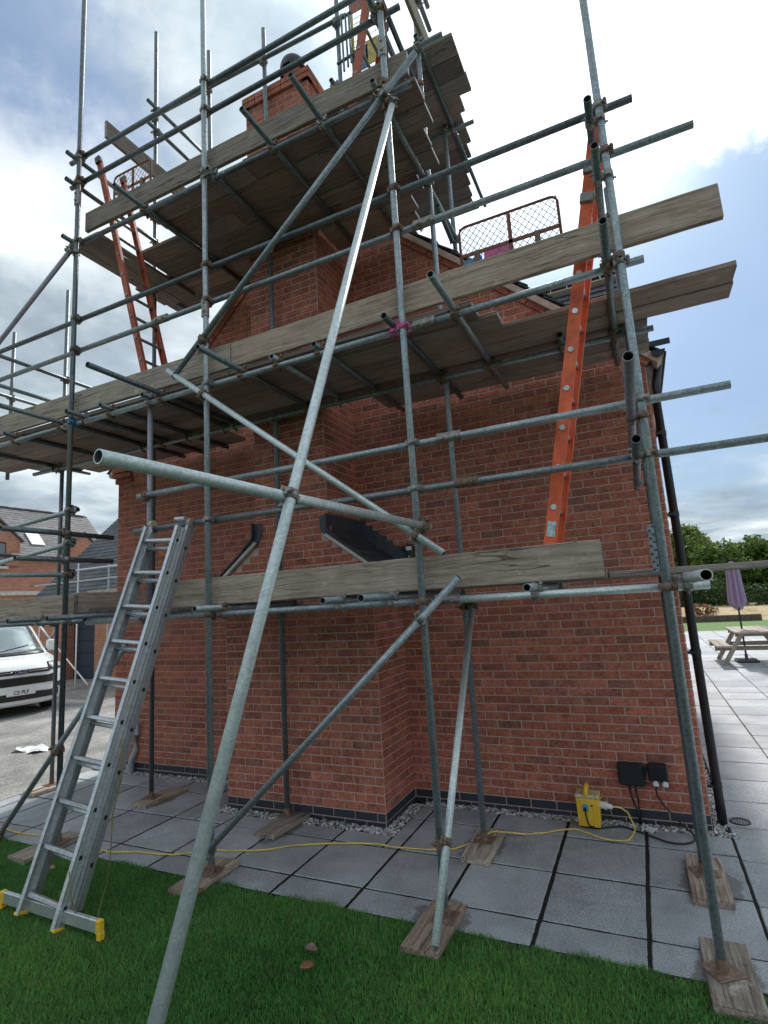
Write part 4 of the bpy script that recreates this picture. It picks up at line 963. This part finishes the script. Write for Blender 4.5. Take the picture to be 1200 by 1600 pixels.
gate('tall square mesh gate with red, yellow and blue panels on the top lift', (-2.47, -.60, 7.72), (1, 0, 0), .42, 1.25, 'coupler', .075, [(.0, 1.0, .66, 1.0, redp), (.0, .45, .03, .27, bluep), (.40, 1.0, .05, .30, yellp), (.0, .08, .0, .7, yellp), (.92, 1.0, .0, .7, redp)], False, diamond=False)
rk = empty('bolt_rack', (-2.45, -.85, 7.6), 'rack of thin upright bars clamped behind the third lift guard rails', 'rack')
for k, xx in enumerate((-2.46, -2.41, -2.37)): b = MB(); b.rod((xx, -.85, 7.55 + k * .03), (xx, -.85, 8.27 - k * .02), .012, 8); b.build('bar', M['tube_dark'], rk, (xx, -.85, 7.6))
for z in (7.68, 8.21): b = MB(); b.rod((-2.54, -.85, z), (-2.33, -.85, z + .02), .016, 8); b.build('cross_bar', M['tube_dark'], rk, (-2.45, -.85, z))

# ------------------------------------------------------------------ aluminium ladder
al = empty('aluminium_ladder', (-4.12, -2.74, 0), 'silver aluminium extension ladder with yellow feet leaning from the lawn', 'ladder')
A0, A1 = Vector((-4.13, -2.74, .03)), Vector((-3.90, -1.90, 2.76)); u = (A1 - A0).normalized(); wv = Vector((1, -.02, -.08)); wv = (wv - u * wv.dot(u)).normalized(); nn = wv.cross(u)   # nn points to the viewer
if nn.y > 0: nn = -nn
L = (A1 - A0).length
def lad(off, w0, z0, z1, tag_):
    r0 = .262 if z0 else .12
    for s in (-1, 1):
        c0 = A0 + u * z0 + wv * s * w0 + nn * off; c1 = A0 + u * z1 + wv * s * w0 + nn * off; c = (c0 + c1) / 2; F = frame(wv, nn, u); b = MB()
        b.box(c, (.006, .074, z1 - z0), F)
        for q in (1, -1): b.box(c + nn * q * .034 - wv * s * .014, (.030, .006, z1 - z0), F)
        b.box(c + nn * .008 + wv * s * .004, (.004, .012, z1 - z0), F)
        st = b.build('stile', M['alu'], al, c)
        k = 0
        while z0 + r0 + k * .285 < z1 - .05:
            p = A0 + u * (z0 + r0 + k * .285) + wv * s * (w0 + .0045) + nn * off
            hb = MB(); hb.box(p, (.004, .026, .026), F); hb.build('rung_end', M['alu_hole'], st, p); k += 1
        if off == 0: b = MB(); b.box(c0 + u * .004, (.036, .079, .022), F, bev=.006); b.build('foot_cap', M['yellow'], al, c0)
    k = 0
    while z0 + r0 + k * .285 < z1 - .05:
        p = A0 + u * (z0 + r0 + k * .285) + nn * off; b = MB(); b.box(p, (w0 * 2 - .004, .038, .030), frame(wv, nn, u), bev=.006); b.build('rung', M['alu'], al, p); k += 1
lad(0.0, .20, 0.0, L - .06, 'base'); lad(-.078, .232, .10, L, 'fly')
for s in (-1, 1):
    p = A0 + u * (L + .0) + wv * s * .228 - nn * .06; b = MB(); b.rod(p - wv * .018, p + wv * .018, .036, 14); b.build('roller', plain('ladder_end_cap', (.42, .36, .28), .6), al, p)
p = A0 + u * (L + .02) + wv * .20 - nn * .02; b = MB(); b.rod(p - wv * .11, p, .022, 12); b.build('hook', M['alu'], al, p)
b = MB(); F = frame(Vector((1, -.03, 0)).normalized(), Vector((.03, 1, 0)).normalized(), Vector((0, 0, 1)))
b.box((-4.09, -2.70, .085), (1.0, .03, .075), F, bev=.004); b.build('stabiliser_bar', M['alu'], al, (-4.09, -2.7, .08))
for x, y in ((-4.60, -2.685), (-3.58, -2.715)):
    b = MB(); b.box((x, y, .085), (.042, .038, .082), F, bev=.006); b.box((x + (.008 if x > -4 else -.008), y, .035), (.034, .042, .05), F, bev=.006); b.build('end_cap', M['yellow'], al, (x, y, .08))
def strap(name, pts, w, mat, parent):
    P = [Vector(p) for p in pts]; rows = []
    for i, p in enumerate(P):
        a = i * .9; s = Vector((math.cos(a * .5), math.sin(a * .5) * .4, 0)) * w; rows.append([p - s, p + s])
    b = MB(); b.grid(rows); o = b.build(name, mat, parent, P[0]); o.modifiers.new('t', 'SOLIDIFY').thickness = .002; return o
p0 = A0 + u * 1.15 + wv * .25; strap('tie_strap', [p0, p0 + Vector((.01, 0, -.25)), (-3.80, -2.46, .62), (-3.76, -2.5, .42), (-3.72, -2.55, .25), (-3.70, -2.62, .14), (-3.68, -2.66, .05), (-3.72, -2.68, .035), (-3.79, -2.70, .07), (-3.83, -2.73, .2), (-3.87, -2.72, .36)], .008, M['fabric_strap'], al)

# ------------------------------------------------------------------ lawn
def lawn():
    n0 = 1050000
    X = RNG.uniform(-7.4, 3.4, n0); Y = RNG.uniform(-5.0, -1.86, n0)
    v = np.c_[X, Y, np.zeros(n0)] - np.array(CAM_POS); q = v @ np.array(CF); px_ = 600 + 846 * (v @ np.array(CR)) / q; py_ = 800 - 846 * (v @ np.array(CU)) / q
    edge = -1.91 + .02 * np.sin(X * 7) + .012 * np.sin(X * 23 + 1) - .05 * (X > -.1) - np.clip(X - .1, 0, .5) * .1
    ok = (q > .5) & (px_ > -160) & (px_ < 1700) & (py_ < 1760) & (Y < edge + RNG.uniform(-.02, .02, n0))
    X, Y = X[ok], Y[ok]; n = len(X)
    d = np.hypot(X - CAM_POS.x, Y - CAM_POS.y)
    pat = .5 + .5 * np.sin(X * 2.3 + 1.1 * np.sin(Y * 1.9)) * np.sin(Y * 2.9 + .8 * np.sin(X * 1.3)); fine = .5 + .5 * np.sin(X * 11 + 2 * np.sin(Y * 9)) * np.sin(Y * 13 + 2 * np.sin(X * 7))
    H = RNG.uniform(.013, .034, n) * (.85 + .35 * pat); Wd = RNG.uniform(.0010, .0023, n)
    a = RNG.uniform(0, 2 * np.pi, n); lean = RNG.uniform(.15, 1.0, n) * H; la = RNG.uniform(0, 2 * np.pi, n)
    dx, dy = np.cos(a) * Wd, np.sin(a) * Wd; lx, ly = np.cos(la) * lean, np.sin(la) * lean
    V = np.empty((n, 5, 3)); z = np.full(n, -.008)
    V[:, 0] = np.c_[X - dx, Y - dy, z]; V[:, 1] = np.c_[X + dx, Y + dy, z]
    V[:, 2] = np.c_[X + dx * .8 + lx * .35, Y + dy * .8 + ly * .35, z + H * .6]; V[:, 3] = np.c_[X - dx * .8 + lx * .35, Y - dy * .8 + ly * .35, z + H * .6]; V[:, 4] = np.c_[X + lx, Y + ly, z + H]
    i = np.arange(n)[:, None] * 5
    F = np.concatenate([i + np.array([0, 1, 2]), i + np.array([0, 2, 3]), i + np.array([3, 2, 4])])
    k = RNG.uniform(.55, 1.45, n) * (.74 + .34 * pat + .24 * fine); dry = (RNG.uniform(0, 1, n) < .10 + .12 * pat * fine) * RNG.uniform(.3, 1, n)
    yl = 1 + .7 * pat * RNG.uniform(0, 1, n); base = np.c_[.105 * k * yl, .32 * k, .078 * k]; straw = np.array([.30, .30, .13]); c = base * (1 - dry[:, None]) + straw * dry[:, None]
    T = np.repeat(np.c_[c, np.ones(n)][:, None], 5, 1).reshape(-1, 4)
    return rawmesh('lawn_grass', V.reshape(-1, 3), F, T, M['grass'])
tag(lawn(), kind='stuff')
def leaflet(label, name, c, s, rz, mat, curl=.35):
    b = MB(); rows = []
    for i in range(6):
        t = i / 5; w = s * .32 * math.sin(math.pi * (.06 + .9 * t)) ; x = (t - .5) * s
        rows.append([Vector((x, -w, curl * w + .1 * s * (t - .5) ** 2)), Vector((x, 0, .01 * s)), Vector((x, w, curl * w * 1.4))])
    b.grid(rows); o = b.build(name, mat); o.location = c; o.rotation_euler = (.15, .1, rz); o.modifiers.new('t', 'SOLIDIFY').thickness = .001; tag(o, label, 'leaf', 'dead leaves on the lawn')
leaflet('brown curled leaf lying in the middle of the lawn', 'dead_leaf', (-2.17, -2.54, .045), .085, .9, M['dead_leaf'])
leaflet('greyish crumpled leaf just behind the brown leaf on the lawn', 'dead_leaf', (-2.23, -2.41, .045), .075, .2, plain('grey_leaf', (.20, .13, .11), .8, 0, .4, 60), .7)
leaflet('reddish dead leaf at the lawn edge beside the raking tube', 'dead_leaf', (-3.34, -2.12, .045), .08, 1.7, M['dead_leaf'])
leaflet('tan dead leaf beside the left leg of the aluminium ladder', 'dead_leaf', (-4.78, -2.22, .045), .07, .3, plain('tan_leaf', (.30, .20, .11), .8, 0, .4, 60))
def rag(name, label, c, s, seed):
    rnd = random.Random(seed); b = MB(); n = 9; rows = []
    for i in range(n):
        r_ = []
        for k in range(n):
            x, y = (i / (n - 1) - .5), (k / (n - 1) - .5); e = 1 - .35 * rnd.random() * (abs(x) > .4 or abs(y) > .4)
            r_.append(Vector((x * s * e, y * s * .5 * e, .012 + .03 * s * rnd.random() + .02 * math.sin(9 * x + 5 * y))))
        rows.append(r_)
    b.grid(rows, smooth=False); o = b.build(name, M['paper']); o.location = c; tag(o, label, 'rag')
rag('white_rag', 'crumpled white rag on the gravel beside the black cable', (-.46, -.15, .0), .13, 3)
rag('plastic_sheet', 'scrap of white plastic lying on the tarmac drive', (-9.2, .45, -.012), .75, 5)

# ------------------------------------------------------------------ picnic table and parasol
pt = empty('picnic_table', (1.95, 10.25, 0), 'weathered timber picnic table with attached benches on the sunny patio', 'picnic table')
def plank(name, A, B, wd, w, t, par, mat='table_wood'): return board(name, A, B, wd, par, w, t, mat, False, 0, .001)
Xv = Vector((1, 0, 0))
for k in range(6): plank('top_plank', (1.95 - .3625 + .145 * k, 9.35, .745), (1.95 - .3625 + .145 * k, 11.1, .745), Xv, .137, .038, pt)
for s in (-1, 1):
    for k in range(2): plank('seat_plank', (1.95 + s * (.62 + .145 * k), 9.35, .445), (1.95 + s * (.62 + .145 * k), 11.1, .445), Xv, .137, .038, pt)
for y in (9.68, 10.78):
    for s in (-1, 1): plank('leg', (1.95 + s * .70, y, .0), (1.95 + s * .26, y, .722), Vector((1, 0, .3)), .095, .045, pt)
    plank('seat_beam', (1.95 - .84, y + .05, .375), (1.95 + .84, y + .05, .375), Zv, .095, .045, pt); plank('top_beam', (1.95 - .4, y + .05, .68), (1.95 + .4, y + .05, .68), Zv, .085, .045, pt)
pa = empty('parasol', (1.78, 10.28, 0), 'folded mauve parasol standing through the picnic table', 'parasol')
b = MB(); b.rod((1.78, 10.28, .05), (1.78, 10.28, 2.42), .021, 10); b.build('pole', M['black_plastic'], pa, (1.78, 10.28, 0))
b = MB(); b.box((1.78, 10.28, .03), (.46, .46, .06), bev=.02); b.rod((1.78, 10.28, .05), (1.78, 10.28, .18), .035, 10); b.build('base', plain('parasol_base', (.10, .10, .11), .7), pa, (1.78, 10.28, 0))
b = MB(); rows = []
for i in range(11):
    t = i / 10; z = 1.24 + 1.14 * t; r = (.165 - .06 * t) * (1 if i < 10 else .25) * (1 if i else .55)
    rows.append([Vector((1.78 + r * (1 + .28 * math.cos(8 * a)) * math.cos(a), 10.28 + r * (1 + .28 * math.cos(8 * a)) * math.sin(a), z + (.05 * math.cos(8 * a) if i < 2 else 0))) for a in [2 * math.pi * k / 64 for k in range(65)]])
b.grid(rows); b.build('canopy', M['umbrella'], pa, (1.78, 10.28, 2))
lw = empty('planter_wall', (2, 24.6, 0), 'low brown retaining wall at the far edge of the lawn', 'wall')
for k in range(16):
    b = MB(); b.box((-2.4 + k * .45, 25.0, .1), (.44, .3, .34), bev=.02); b.build('block', plain('brown_stone', (.12, .09, .07), .9) if k == 0 else bpy.data.materials['brown_stone'], lw, (-2.4 + k * .45, 25.0, .1))
mb = MB(); rr = random.Random(4); rows = []
for i in range(14): rows.append([Vector((-4 + j * 2.2 + rr.uniform(-.3, .3), 25.2 + i * .9, -.05 + .42 * math.sin(min(1, i / 5) * 1.57) + rr.uniform(-.1, .12))) for j in range(16)])
mb.grid(rows); tag(mb.build('gravel_bank', M['straw']), kind='structure')

# ------------------------------------------------------------------ trees
def crown(name, parent, blobs, n, size, col, var=.45, mat='leaf'):
    V, T = [], []
    per = [max(1, int(n * b[3] ** 2 / sum(q[3] ** 2 for q in blobs))) for b in blobs]
    for (x, y, z, r), m in zip(blobs, per):
        d = RNG.normal(size=(m, 3)); d /= np.linalg.norm(d, axis=1)[:, None]; rad = r * RNG.uniform(.55, 1.08, m) ** .7
        wob = 1 + .16 * np.sin(d[:, 0] * 7 + x) * np.sin(d[:, 1] * 6 + y * 2) + .12 * np.sin(d[:, 2] * 11 + x * 3)
        c = np.array([x, y, z]) + d * (rad * wob)[:, None] * np.array([1, 1, .85])
        a = RNG.normal(size=(m, 3)) + d * .8; a /= np.linalg.norm(a, axis=1)[:, None]; t = np.cross(a, RNG.normal(size=(m, 3))); t /= np.linalg.norm(t, axis=1)[:, None]; bb = np.cross(a, t)
        s = size * RNG.uniform(.5, 1.3, m)[:, None]
        q = np.stack([c - t * s, c + bb * s * .55, c + t * s, c - bb * s * .55], 1); V.append(q.reshape(-1, 3))
        k = RNG.uniform(1 - var, 1 + var, m); yel = RNG.uniform(0, .5, m)
        cc = np.c_[col[0] * k * (1 + yel * .7), col[1] * k, col[2] * k * (1 - yel * .4), np.ones(m)]; T.append(np.repeat(cc[:, None], 4, 1).reshape(-1, 4))
    V = np.concatenate(V); T = np.concatenate(T); F = np.arange(len(V)).reshape(-1, 4)
    return rawmesh(name, V, F, T, M[mat], parent)
bark = plain('bark', (.07, .055, .045), .95)
def tree(label, x, y, h, r, col, n=9000, size=.16, kind='tree', base=-.1, low=.12, sq=.95):
    e = empty('broadleaf_tree' if 'conifer' not in label else 'conifer_tree', (x, y, base), label, kind, 'trees beyond the garden'); rnd = random.Random(int(x * 10 + y)); blobs = []
    for k in range(16):
        t = rnd.uniform(low, 1); rr = r * (math.sin(math.pi * (.12 + .80 * t)) ** .7); a = rnd.uniform(0, 6.28); dd = rr * rnd.uniform(.2, .75)
        blobs.append((x + math.cos(a) * dd, y + math.sin(a) * dd, base + h * (t * .86 + .02), r * rnd.uniform(.30, .46)))
    b = MB(); b.rod((x, y, base - .1), (x + .1, y, base + h * .5), r * .07, 9, r2=r * .04)
    for k in range(6): q = blobs[k]; b.rod((x + .05, y, base + h * rnd.uniform(.2, .45)), (q[0], q[1], q[2]), r * .03, 6, r2=r * .008)
    b.build('trunk', bark, e, (x, y, base))
    crown('crown', e, blobs, n, size, col)
tree('tall rounded broadleaf tree just right of the downpipe', 3.3, 42, 6.3, 2.9, (.125, .205, .05), 15000, .15)
tree('taller tree partly hidden behind the house corner', 1.2, 45, 6.1, 2.6, (.08, .16, .04), 9000, .16)
tree('rounded leafy tree filling the gap left of the parasol', 4.9, 38, 4.3, 2.3, (.10, .19, .045), 12000, .13, low=0)
tree('leafy bushy tree behind the folded parasol', 7.0, 40, 4.6, 2.4, (.10, .19, .045), 12000, .14, low=0)
tree('yellowish green bushy tree at the right edge', 8.6, 39, 4.0, 2.0, (.10, .17, .035), 9000, .14, low=0)
tree('dark conifer tip beyond the right hand bushes', 9.6, 60, 4.9, 1.4, (.02, .04, .022), 5000, .18)
b_ = [(-3 + k * .95 + random.uniform(-.2, .2), 33.5 + random.uniform(-.6, .6), random.uniform(.3, 1.25), random.uniform(.8, 1.2)) for k in range(16)]
hg = empty('hedge', (3, 33.5, -.1), 'dark overgrown hedge along the far edge of the garden', 'hedge'); crown('foliage', hg, b_, 22000, .10, (.042, .088, .03))
fl_ = [(1.9, 25.5, .45, .35), (2.3, 25.6, .5, .4), (2.7, 25.6, .4, .3)]
fb = empty('flowering_plant', (2.3, 25.6, .2), 'reddish flowering plants above the low retaining wall', 'plant'); crown('blossom', fb, fl_, 500, .05, (.45, .16, .12)); crown('foliage', fb, fl_, 500, .06, (.05, .09, .03))

# ------------------------------------------------------------------ white van
def van():
    e = empty('white_van', (-12.75, 2.15, 0), 'white panel van with black grille parked on the tarmac', 'van')
    Fd = Vector((.967, -.257, 0)); Rd = Vector((.257, .967, 0)); O = Vector((-12.62, 2.32, -.012))
    prof = [(.10, .22), (.02, .30), (0, .42), (0, .62), (.02, .80), (.07, .97), (.16, 1.06), (.45, 1.15), (.86, 1.24), (1.2, 1.50), (1.62, 1.84), (1.85, 1.93), (2.4, 1.97), (4.7, 1.97), (4.95, 1.85), (5.0, .30)]
    def hw(z): return .95 - max(0, z - 1.0) * .17 - max(0, .4 - z) * .12
    def S(a, i, off=0.0):
        """a in -1..1 across, i fractional profile index"""
        k = min(int(i), len(prof) - 2); f = i - k; bb = prof[k][0] * (1 - f) + prof[k + 1][0] * f; z = prof[k][1] * (1 - f) + prof[k + 1][1] * f
        tb, tz = prof[k + 1][0] - prof[k][0], prof[k + 1][1] - prof[k][1]; l = math.hypot(tb, tz); nb, nz = -tz / l, tb / l
        fr = 1 if bb < 2.2 else max(0, 1 - (bb - 2.2))
        bb += fr * .42 * abs(a) ** 3.4
        return O + Rd * (a * hw(z)) - Fd * (bb + nb * off) + Vector((0, 0, z + nz * off))
    def patch(name, mat, a0, a1, i0, i1, off, par=e, na=10, ni=6, th=.02):
        b = MB(); rows = [[S(a0 + (a1 - a0) * x / na, i0 + (i1 - i0) * y / ni, off) for x in range(na + 1)] for y in range(ni + 1)]
        b.grid(rows); o = b.build(name, mat, par, S((a0 + a1) / 2, (i0 + i1) / 2)); m = o.modifiers.new('t', 'SOLIDIFY'); m.thickness = th; m.offset = 0; return o
    b = MB(); A = [-1 + 2 * k / 20 for k in range(21)]
    rows = [[S(a, i / 3.0) for a in A] for i in range((len(prof) - 1) * 3 + 1)]; b.grid(rows)
    for sd in (0, 20): b.add([r[sd] for r in rows], [tuple(range(len(rows)))])
    b.build('body', M['van_white'], e, O)
    bk = M['black_plastic']
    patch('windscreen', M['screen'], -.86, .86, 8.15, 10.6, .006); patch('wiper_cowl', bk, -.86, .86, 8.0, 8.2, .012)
    b = MB(); b.path([S(-.2 + .09 * k, 8.35 + .05 * k, .025) for k in range(9)], .008, 6); b.build('wiper', bk, e, S(.1, 8.4))
    patch('upper_grille', bk, -.62, .62, 4.45, 4.95, .012); patch('lower_grille', bk, -.72, .72, 3.15, 4.1, .010)
    patch('bumper_insert', bk, -.86, .86, 1.35, 2.35, .010); patch('sill_strip', M['van_white'], -.9, .9, .4, .95, .012)
    for k in range(4): patch('grille_bar', M['tarmac_dark'], -.70, .70, 3.28 + k * .22, 3.34 + k * .22, .024, th=.008)
    for a0, a1 in ((-.58, -.17), (.17, .58)): patch('chrome_strip', M['chrome'], a0, a1, 4.66, 4.74, .026, th=.01)
    for s in (-1, 1):
        patch('headlight_rim', bk, s * .60, s * .97, 4.65, 6.05, .010); patch('headlight', M['lamp_glass'], s * .66, s * .95, 4.8, 5.6, .016); patch('fog_lamp', bk, s * .80, s * .95, 2.5, 3.0, .012)
        m = MB(); c = S(s * 1.0, 8.6) + Rd * s * .17; m.box(c, (.18, .12, .27), frame(Rd, Fd, Vector((0, 0, 1))), bev=.03); o = m.build('mirror', M['van_white'], e, c)
        m = MB(); m.box(c - Rd * s * .10 - Vector((0, 0, .10)), (.16, .06, .05), frame(Rd, Fd, Vector((0, 0, 1))), bev=.01); m.build('mirror_arm', bk, o, c)
        for bb in (.95, 3.85):
            c = O + Rd * s * .84 - Fd * bb + Vector((0, 0, .335)); m = MB(); m.rod(c - Rd * .11, c + Rd * .11, .335, 24); w = m.build('wheel', M['tarmac_dark'], e, c)
            m = MB(); m.rod(c + Rd * s * .10, c + Rd * s * .116, .22, 20); m.build('rim', M['alu'], w, c)
        patch('side_window', M['glass'], s * .3, s * .301, 9, 9.1, -.3) if False else None
    m = MB(); m.box(O - Fd * 2.6 + Vector((0, 0, .30)), (1.6, 4.2, .25), frame(Rd, Fd, Vector((0, 0, 1)))); m.build('underbody', bk, e, O)
    # number plate and oval badge
    F = frame(Rd, Vector((0, 0, 1)), Fd)
    c = S(0, 2.0) + Fd * .03; c.z = .505 - .012
    m = MB(); m.box(c, (.54, .115, .012), F, bev=.003); pl_ = m.build('number_plate', M['white_plastic'], e, c)
    def text(s, size, c, mat, par, name, sx=1.0, shear=0.0):
        cu = bpy.data.curves.new(name, 'FONT'); cu.body = s; cu.size = size; cu.align_x = 'CENTER'; cu.align_y = 'CENTER'; cu.extrude = .0015; cu.shear = shear; cu.offset = .002
        t = bpy.data.objects.new(name, cu); COL.objects.link(t); dg_ = bpy.context.evaluated_depsgraph_get(); me = bpy.data.meshes.new_from_object(t.evaluated_get(dg_)); bpy.data.objects.remove(t)
        me.materials.clear(); me.materials.append(mat); o = bpy.data.objects.new(name, me); COL.objects.link(o); o.parent = par
        o.rotation_euler = F.to_euler(); o.location = c - wloc(par); o.scale = (sx, 1, 1)
    text('C5 PLF', .105, c + Fd * .0085, bk, pl_, 'plate_lettering', .95)
    c2 = S(0, 4.7) + Fd * .035; m = MB(); n = 28
    def oval(mb, w, h, d0, d1, mi): mb.prism([c2 + Rd * w * math.cos(2 * math.pi * k / n) + Vector((0, 0, h * math.sin(2 * math.pi * k / n))) + Fd * d0 for k in range(n)], Fd * (d1 - d0), mi)
    oval(m, .125, .052, 0, .012, 0); bd = m.build('badge', M['chrome'], e, c2); m = MB(); oval(m, .112, .043, .0125, .016, 0); m.build('badge_field', plain('blue_enamel', (.01, .03, .12), .25), bd, c2)
    text('Ford', .062, c2 + Fd * .018, M['chrome'], bd, 'badge_lettering', 1.15, .25)
van()

# ------------------------------------------------------------------ neighbouring buildings
far_brick, t, bb = newmat('far_orange_brick'); geo = t.add('ShaderNodeTexCoord').outputs['Object']
sepx = t.add('ShaderNodeSeparateXYZ', ins={0: geo}); vv = t.add('ShaderNodeCombineXYZ', ins={0: t.math('ADD', sepx.outputs[0], sepx.outputs[1]), 1: sepx.outputs[2], 2: 0.0}).outputs[0]
bt = t.add('ShaderNodeTexBrick', ins={'Vector': vv, 'Color1': (.58, .19, .085, 1), 'Color2': (.42, .135, .07, 1), 'Mortar': (.42, .33, .27, 1), 'Scale': 1.0, 'Mortar Size': .012, 'Brick Width': .225, 'Row Height': .075})
t.put(bb.inputs['Base Color'], t.mix(t.rng(t.noise(geo, 1.5, 4), .35, .7, 0, .35), bt.outputs[0], (.20, .07, .045, 1))); bb.inputs['Roughness'].default_value = .9
def far_tint():
    k = random.uniform(.8, 1.18); return (.17 * k, .165 * k, .172 * k)
def dark_tint():
    k = random.uniform(.85, 1.12); return (.095 * k, .10 * k, .112 * k)
nh = empty('slate_roofed_house', (-31, 15, 0), 'orange brick house with long slate roof beyond the tarmac drive', 'house')
b = MB(); b.box((-31.6, 10.5, 2.6), (5.0, 14.0, 5.8)); b.prism([(-34.1, 17.49, 5.5), (-29.1, 17.49, 5.5), (-31.6, 17.49, 8.3)], (0, -13.9, 0)); b.build('wall', far_brick, nh, (-31, 15, 0))
ang = math.atan2(2.75, 2.75); 
tiled_slope(nh, (-28.85, 3.6, 5.35), (0, 1, 0), (-math.cos(.82), 0, math.sin(.82)), 46, 20, .306, .2015, 0, tint=far_tint)
tiled_slope(nh, (-34.35, 3.6, 5.35), (0, 1, 0), (math.cos(.82), 0, math.sin(.82)), 46, 20, .306, .2015, 0, tint=far_tint)
b = MB()
for k in range(45): b.box((-31.6, 3.7 + k * .31, 8.33 + .008 * (k % 2)), (.2, .30, .10), bev=.03, tint=far_tint())
tag(b.build('ridge_tiles', M['slate'], nh, (-31.6, 10, 8.4)), kind='stuff')
b = MB(); b.box((-28.9, 10.5, 5.32), (.14, 14, .14)); b.build('gutter', M['black_pipe'], nh, (-28.9, 10, 5.3))
# gabled dormer at left with window, second dormer at right, rooflight, string course
def dormer(y, w, z0, zt, x0=-28.95, win=True):
    b = MB(); b.prism([(x0, y - w / 2, z0), (x0, y + w / 2, z0), (x0, y + w / 2, zt - w * .42), (x0, y, zt), (x0, y - w / 2, zt - w * .42)], (-2.2, 0, 0)); b.build('dormer', far_brick, nh, (x0, y, z0))
    for s in (1, -1):
        b = MB(); A_ = Vector((x0 + .12, y, zt + .06)); B_ = Vector((x0 + .12, y + s * (w / 2 + .15), zt - w * .42 - .08)); b.prism([A_, B_, B_ + Vector((0, 0, .07)), A_ + Vector((0, 0, .09))], (-2.3, 0, 0), tint=(.15, .145, .15)); b.build('dormer_roof', M['slate'], nh, A_)
    if win:
        b = MB(); b.box((x0 + .03, y - .15, z0 + .55), (.06, 1.15, 1.2)); f = b.build('window', M['black_plastic'], nh, (x0, y, z0 + .5))
        for s in (-1, 1): b = MB(); b.box((x0 + .065, y - .15 + s * .28, z0 + .55), (.02, .48, 1.05)); b.build('pane', M['glass'], f, (x0, y, z0 + .5))
        b = MB(); b.box((x0 + .06, y - .15, z0 - .12), (.14, 1.4, .12)); b.build('sill', M['stone'], f, (x0, y, z0))
dormer(10.9, 2.3, 4.85, 7.1); dormer(15.55, 1.5, 5.3, 6.75, -28.9, False)
b = MB(); b.box((-29.75, 13.3, 6.40), (.06, .72, .95), None); rl = b.build('rooflight', M['white_plastic'], nh, (-29.75, 13.3, 6.40)); rl.rotation_euler = (0, R(-43), 0)
b = MB(); b.box((.035, 0, 0), (.02, .58, .80)); o = b.build('pane', M['lamp_glass'], rl)
b = MB(); b.box((-29.06, 12.1, 3.45), (.12, 2.3, .2)); b.build('lintel', M['stone'], nh, (-29, 12, 3.4))
b = MB(); b.box((-31.6, 7.4, 8.9), (.8, .6, 1.6)); b.build('chimney_stack', M['stone'], nh, (-31.6, 7.4, 8.9))

gg = empty('garage_block', (-15.5, 9, 0), 'brick garage with dark navy door and grey tiled roof beside the house', 'garage')
b = MB(); b.box((-18.55, 7.6, 1.35), (1.2, 1.1, 2.9)); b.box((-14.6, 7.6, 1.35), (3.95, 1.1, 2.9)); b.box((-17.27, 7.6, 2.42), (1.36, 1.1, .75)); b.box((-15.9, 10.3, 1.35), (6.5, 4.3, 2.9)); b.prism([(-19.1, 8.2, 2.8), (-19.1, 12.4, 2.8), (-19.1, 10.3, 5.0)], (6.4, 0, 0)); b.build('wall', far_brick, gg, (-15.5, 9, 0))
dr = MB(); dr.box((-17.27, 7.35, 1.0), (1.34, .06, 2.06)); d_ = dr.build('door', M['navy'], gg, (-17.27, 7.35, 1))
for k in range(5): m = MB(); m.box((-17.27, 7.31, .22 + k * .4), (1.26, .02, .36), bev=.006); m.build('door_panel', M['navy'], d_, (-17.27, 7.31, .2 + k * .4))
tiled_slope(gg, (-19.35, 6.75, 2.75), (1, 0, 0), (0, math.cos(.76), math.sin(.76)), 21, 24, .30, .206, 0, tint=dark_tint)
b = MB(); b.box((-16.0, 6.72, 2.70), (6.6, .12, .10)); b.build('gutter', M['black_pipe'], gg, (-16, 6.72, 2.7))
# light access scaffold in front of the garage
gs = empty('garage_scaffold', (-15, 5.5, 0), 'thin silver scaffold frame standing in front of the garage', 'scaffolding')
def bar(name, A_, B_, r=.024): m = MB(); m.rod(A_, B_, r, 8); m.build(name, M['alu'], gs, A_)
for x in (-17.0, -15.3, -14.0, -12.6): bar('standard', (x, 5.5, 0), (x, 5.5, 3.6 if x > -16 else 2.2))
bar('guard_rail', (-16.9, 5.5, 3.40), (-12.0, 5.5, 3.42)); bar('guard_rail', (-17.3, 5.5, 3.06), (-12.0, 5.5, 3.09)); bar('ledger', (-17.3, 5.5, 2.25), (-12.0, 5.5, 2.25)); bar('brace', (-17.5, 5.6, 2.1), (-14.9, 5.6, .1)); bar('brace', (-16.2, 5.65, 2.0), (-17.4, 5.65, .7))
board('deck_board', (-15.0, 5.6, 2.62), (-12.2, 5.6, 2.62), Zv, gs, .3, .04, 'board', False); board('deck_board', (-15.0, 5.9, 2.35), (-12.2, 5.9, 2.35), Yv, gs, .6, .04, 'board', False)
print('couplers', ncp, 'slabs', n_slab[0], 'bricks', len(vis), 'objects', len(bpy.data.objects))
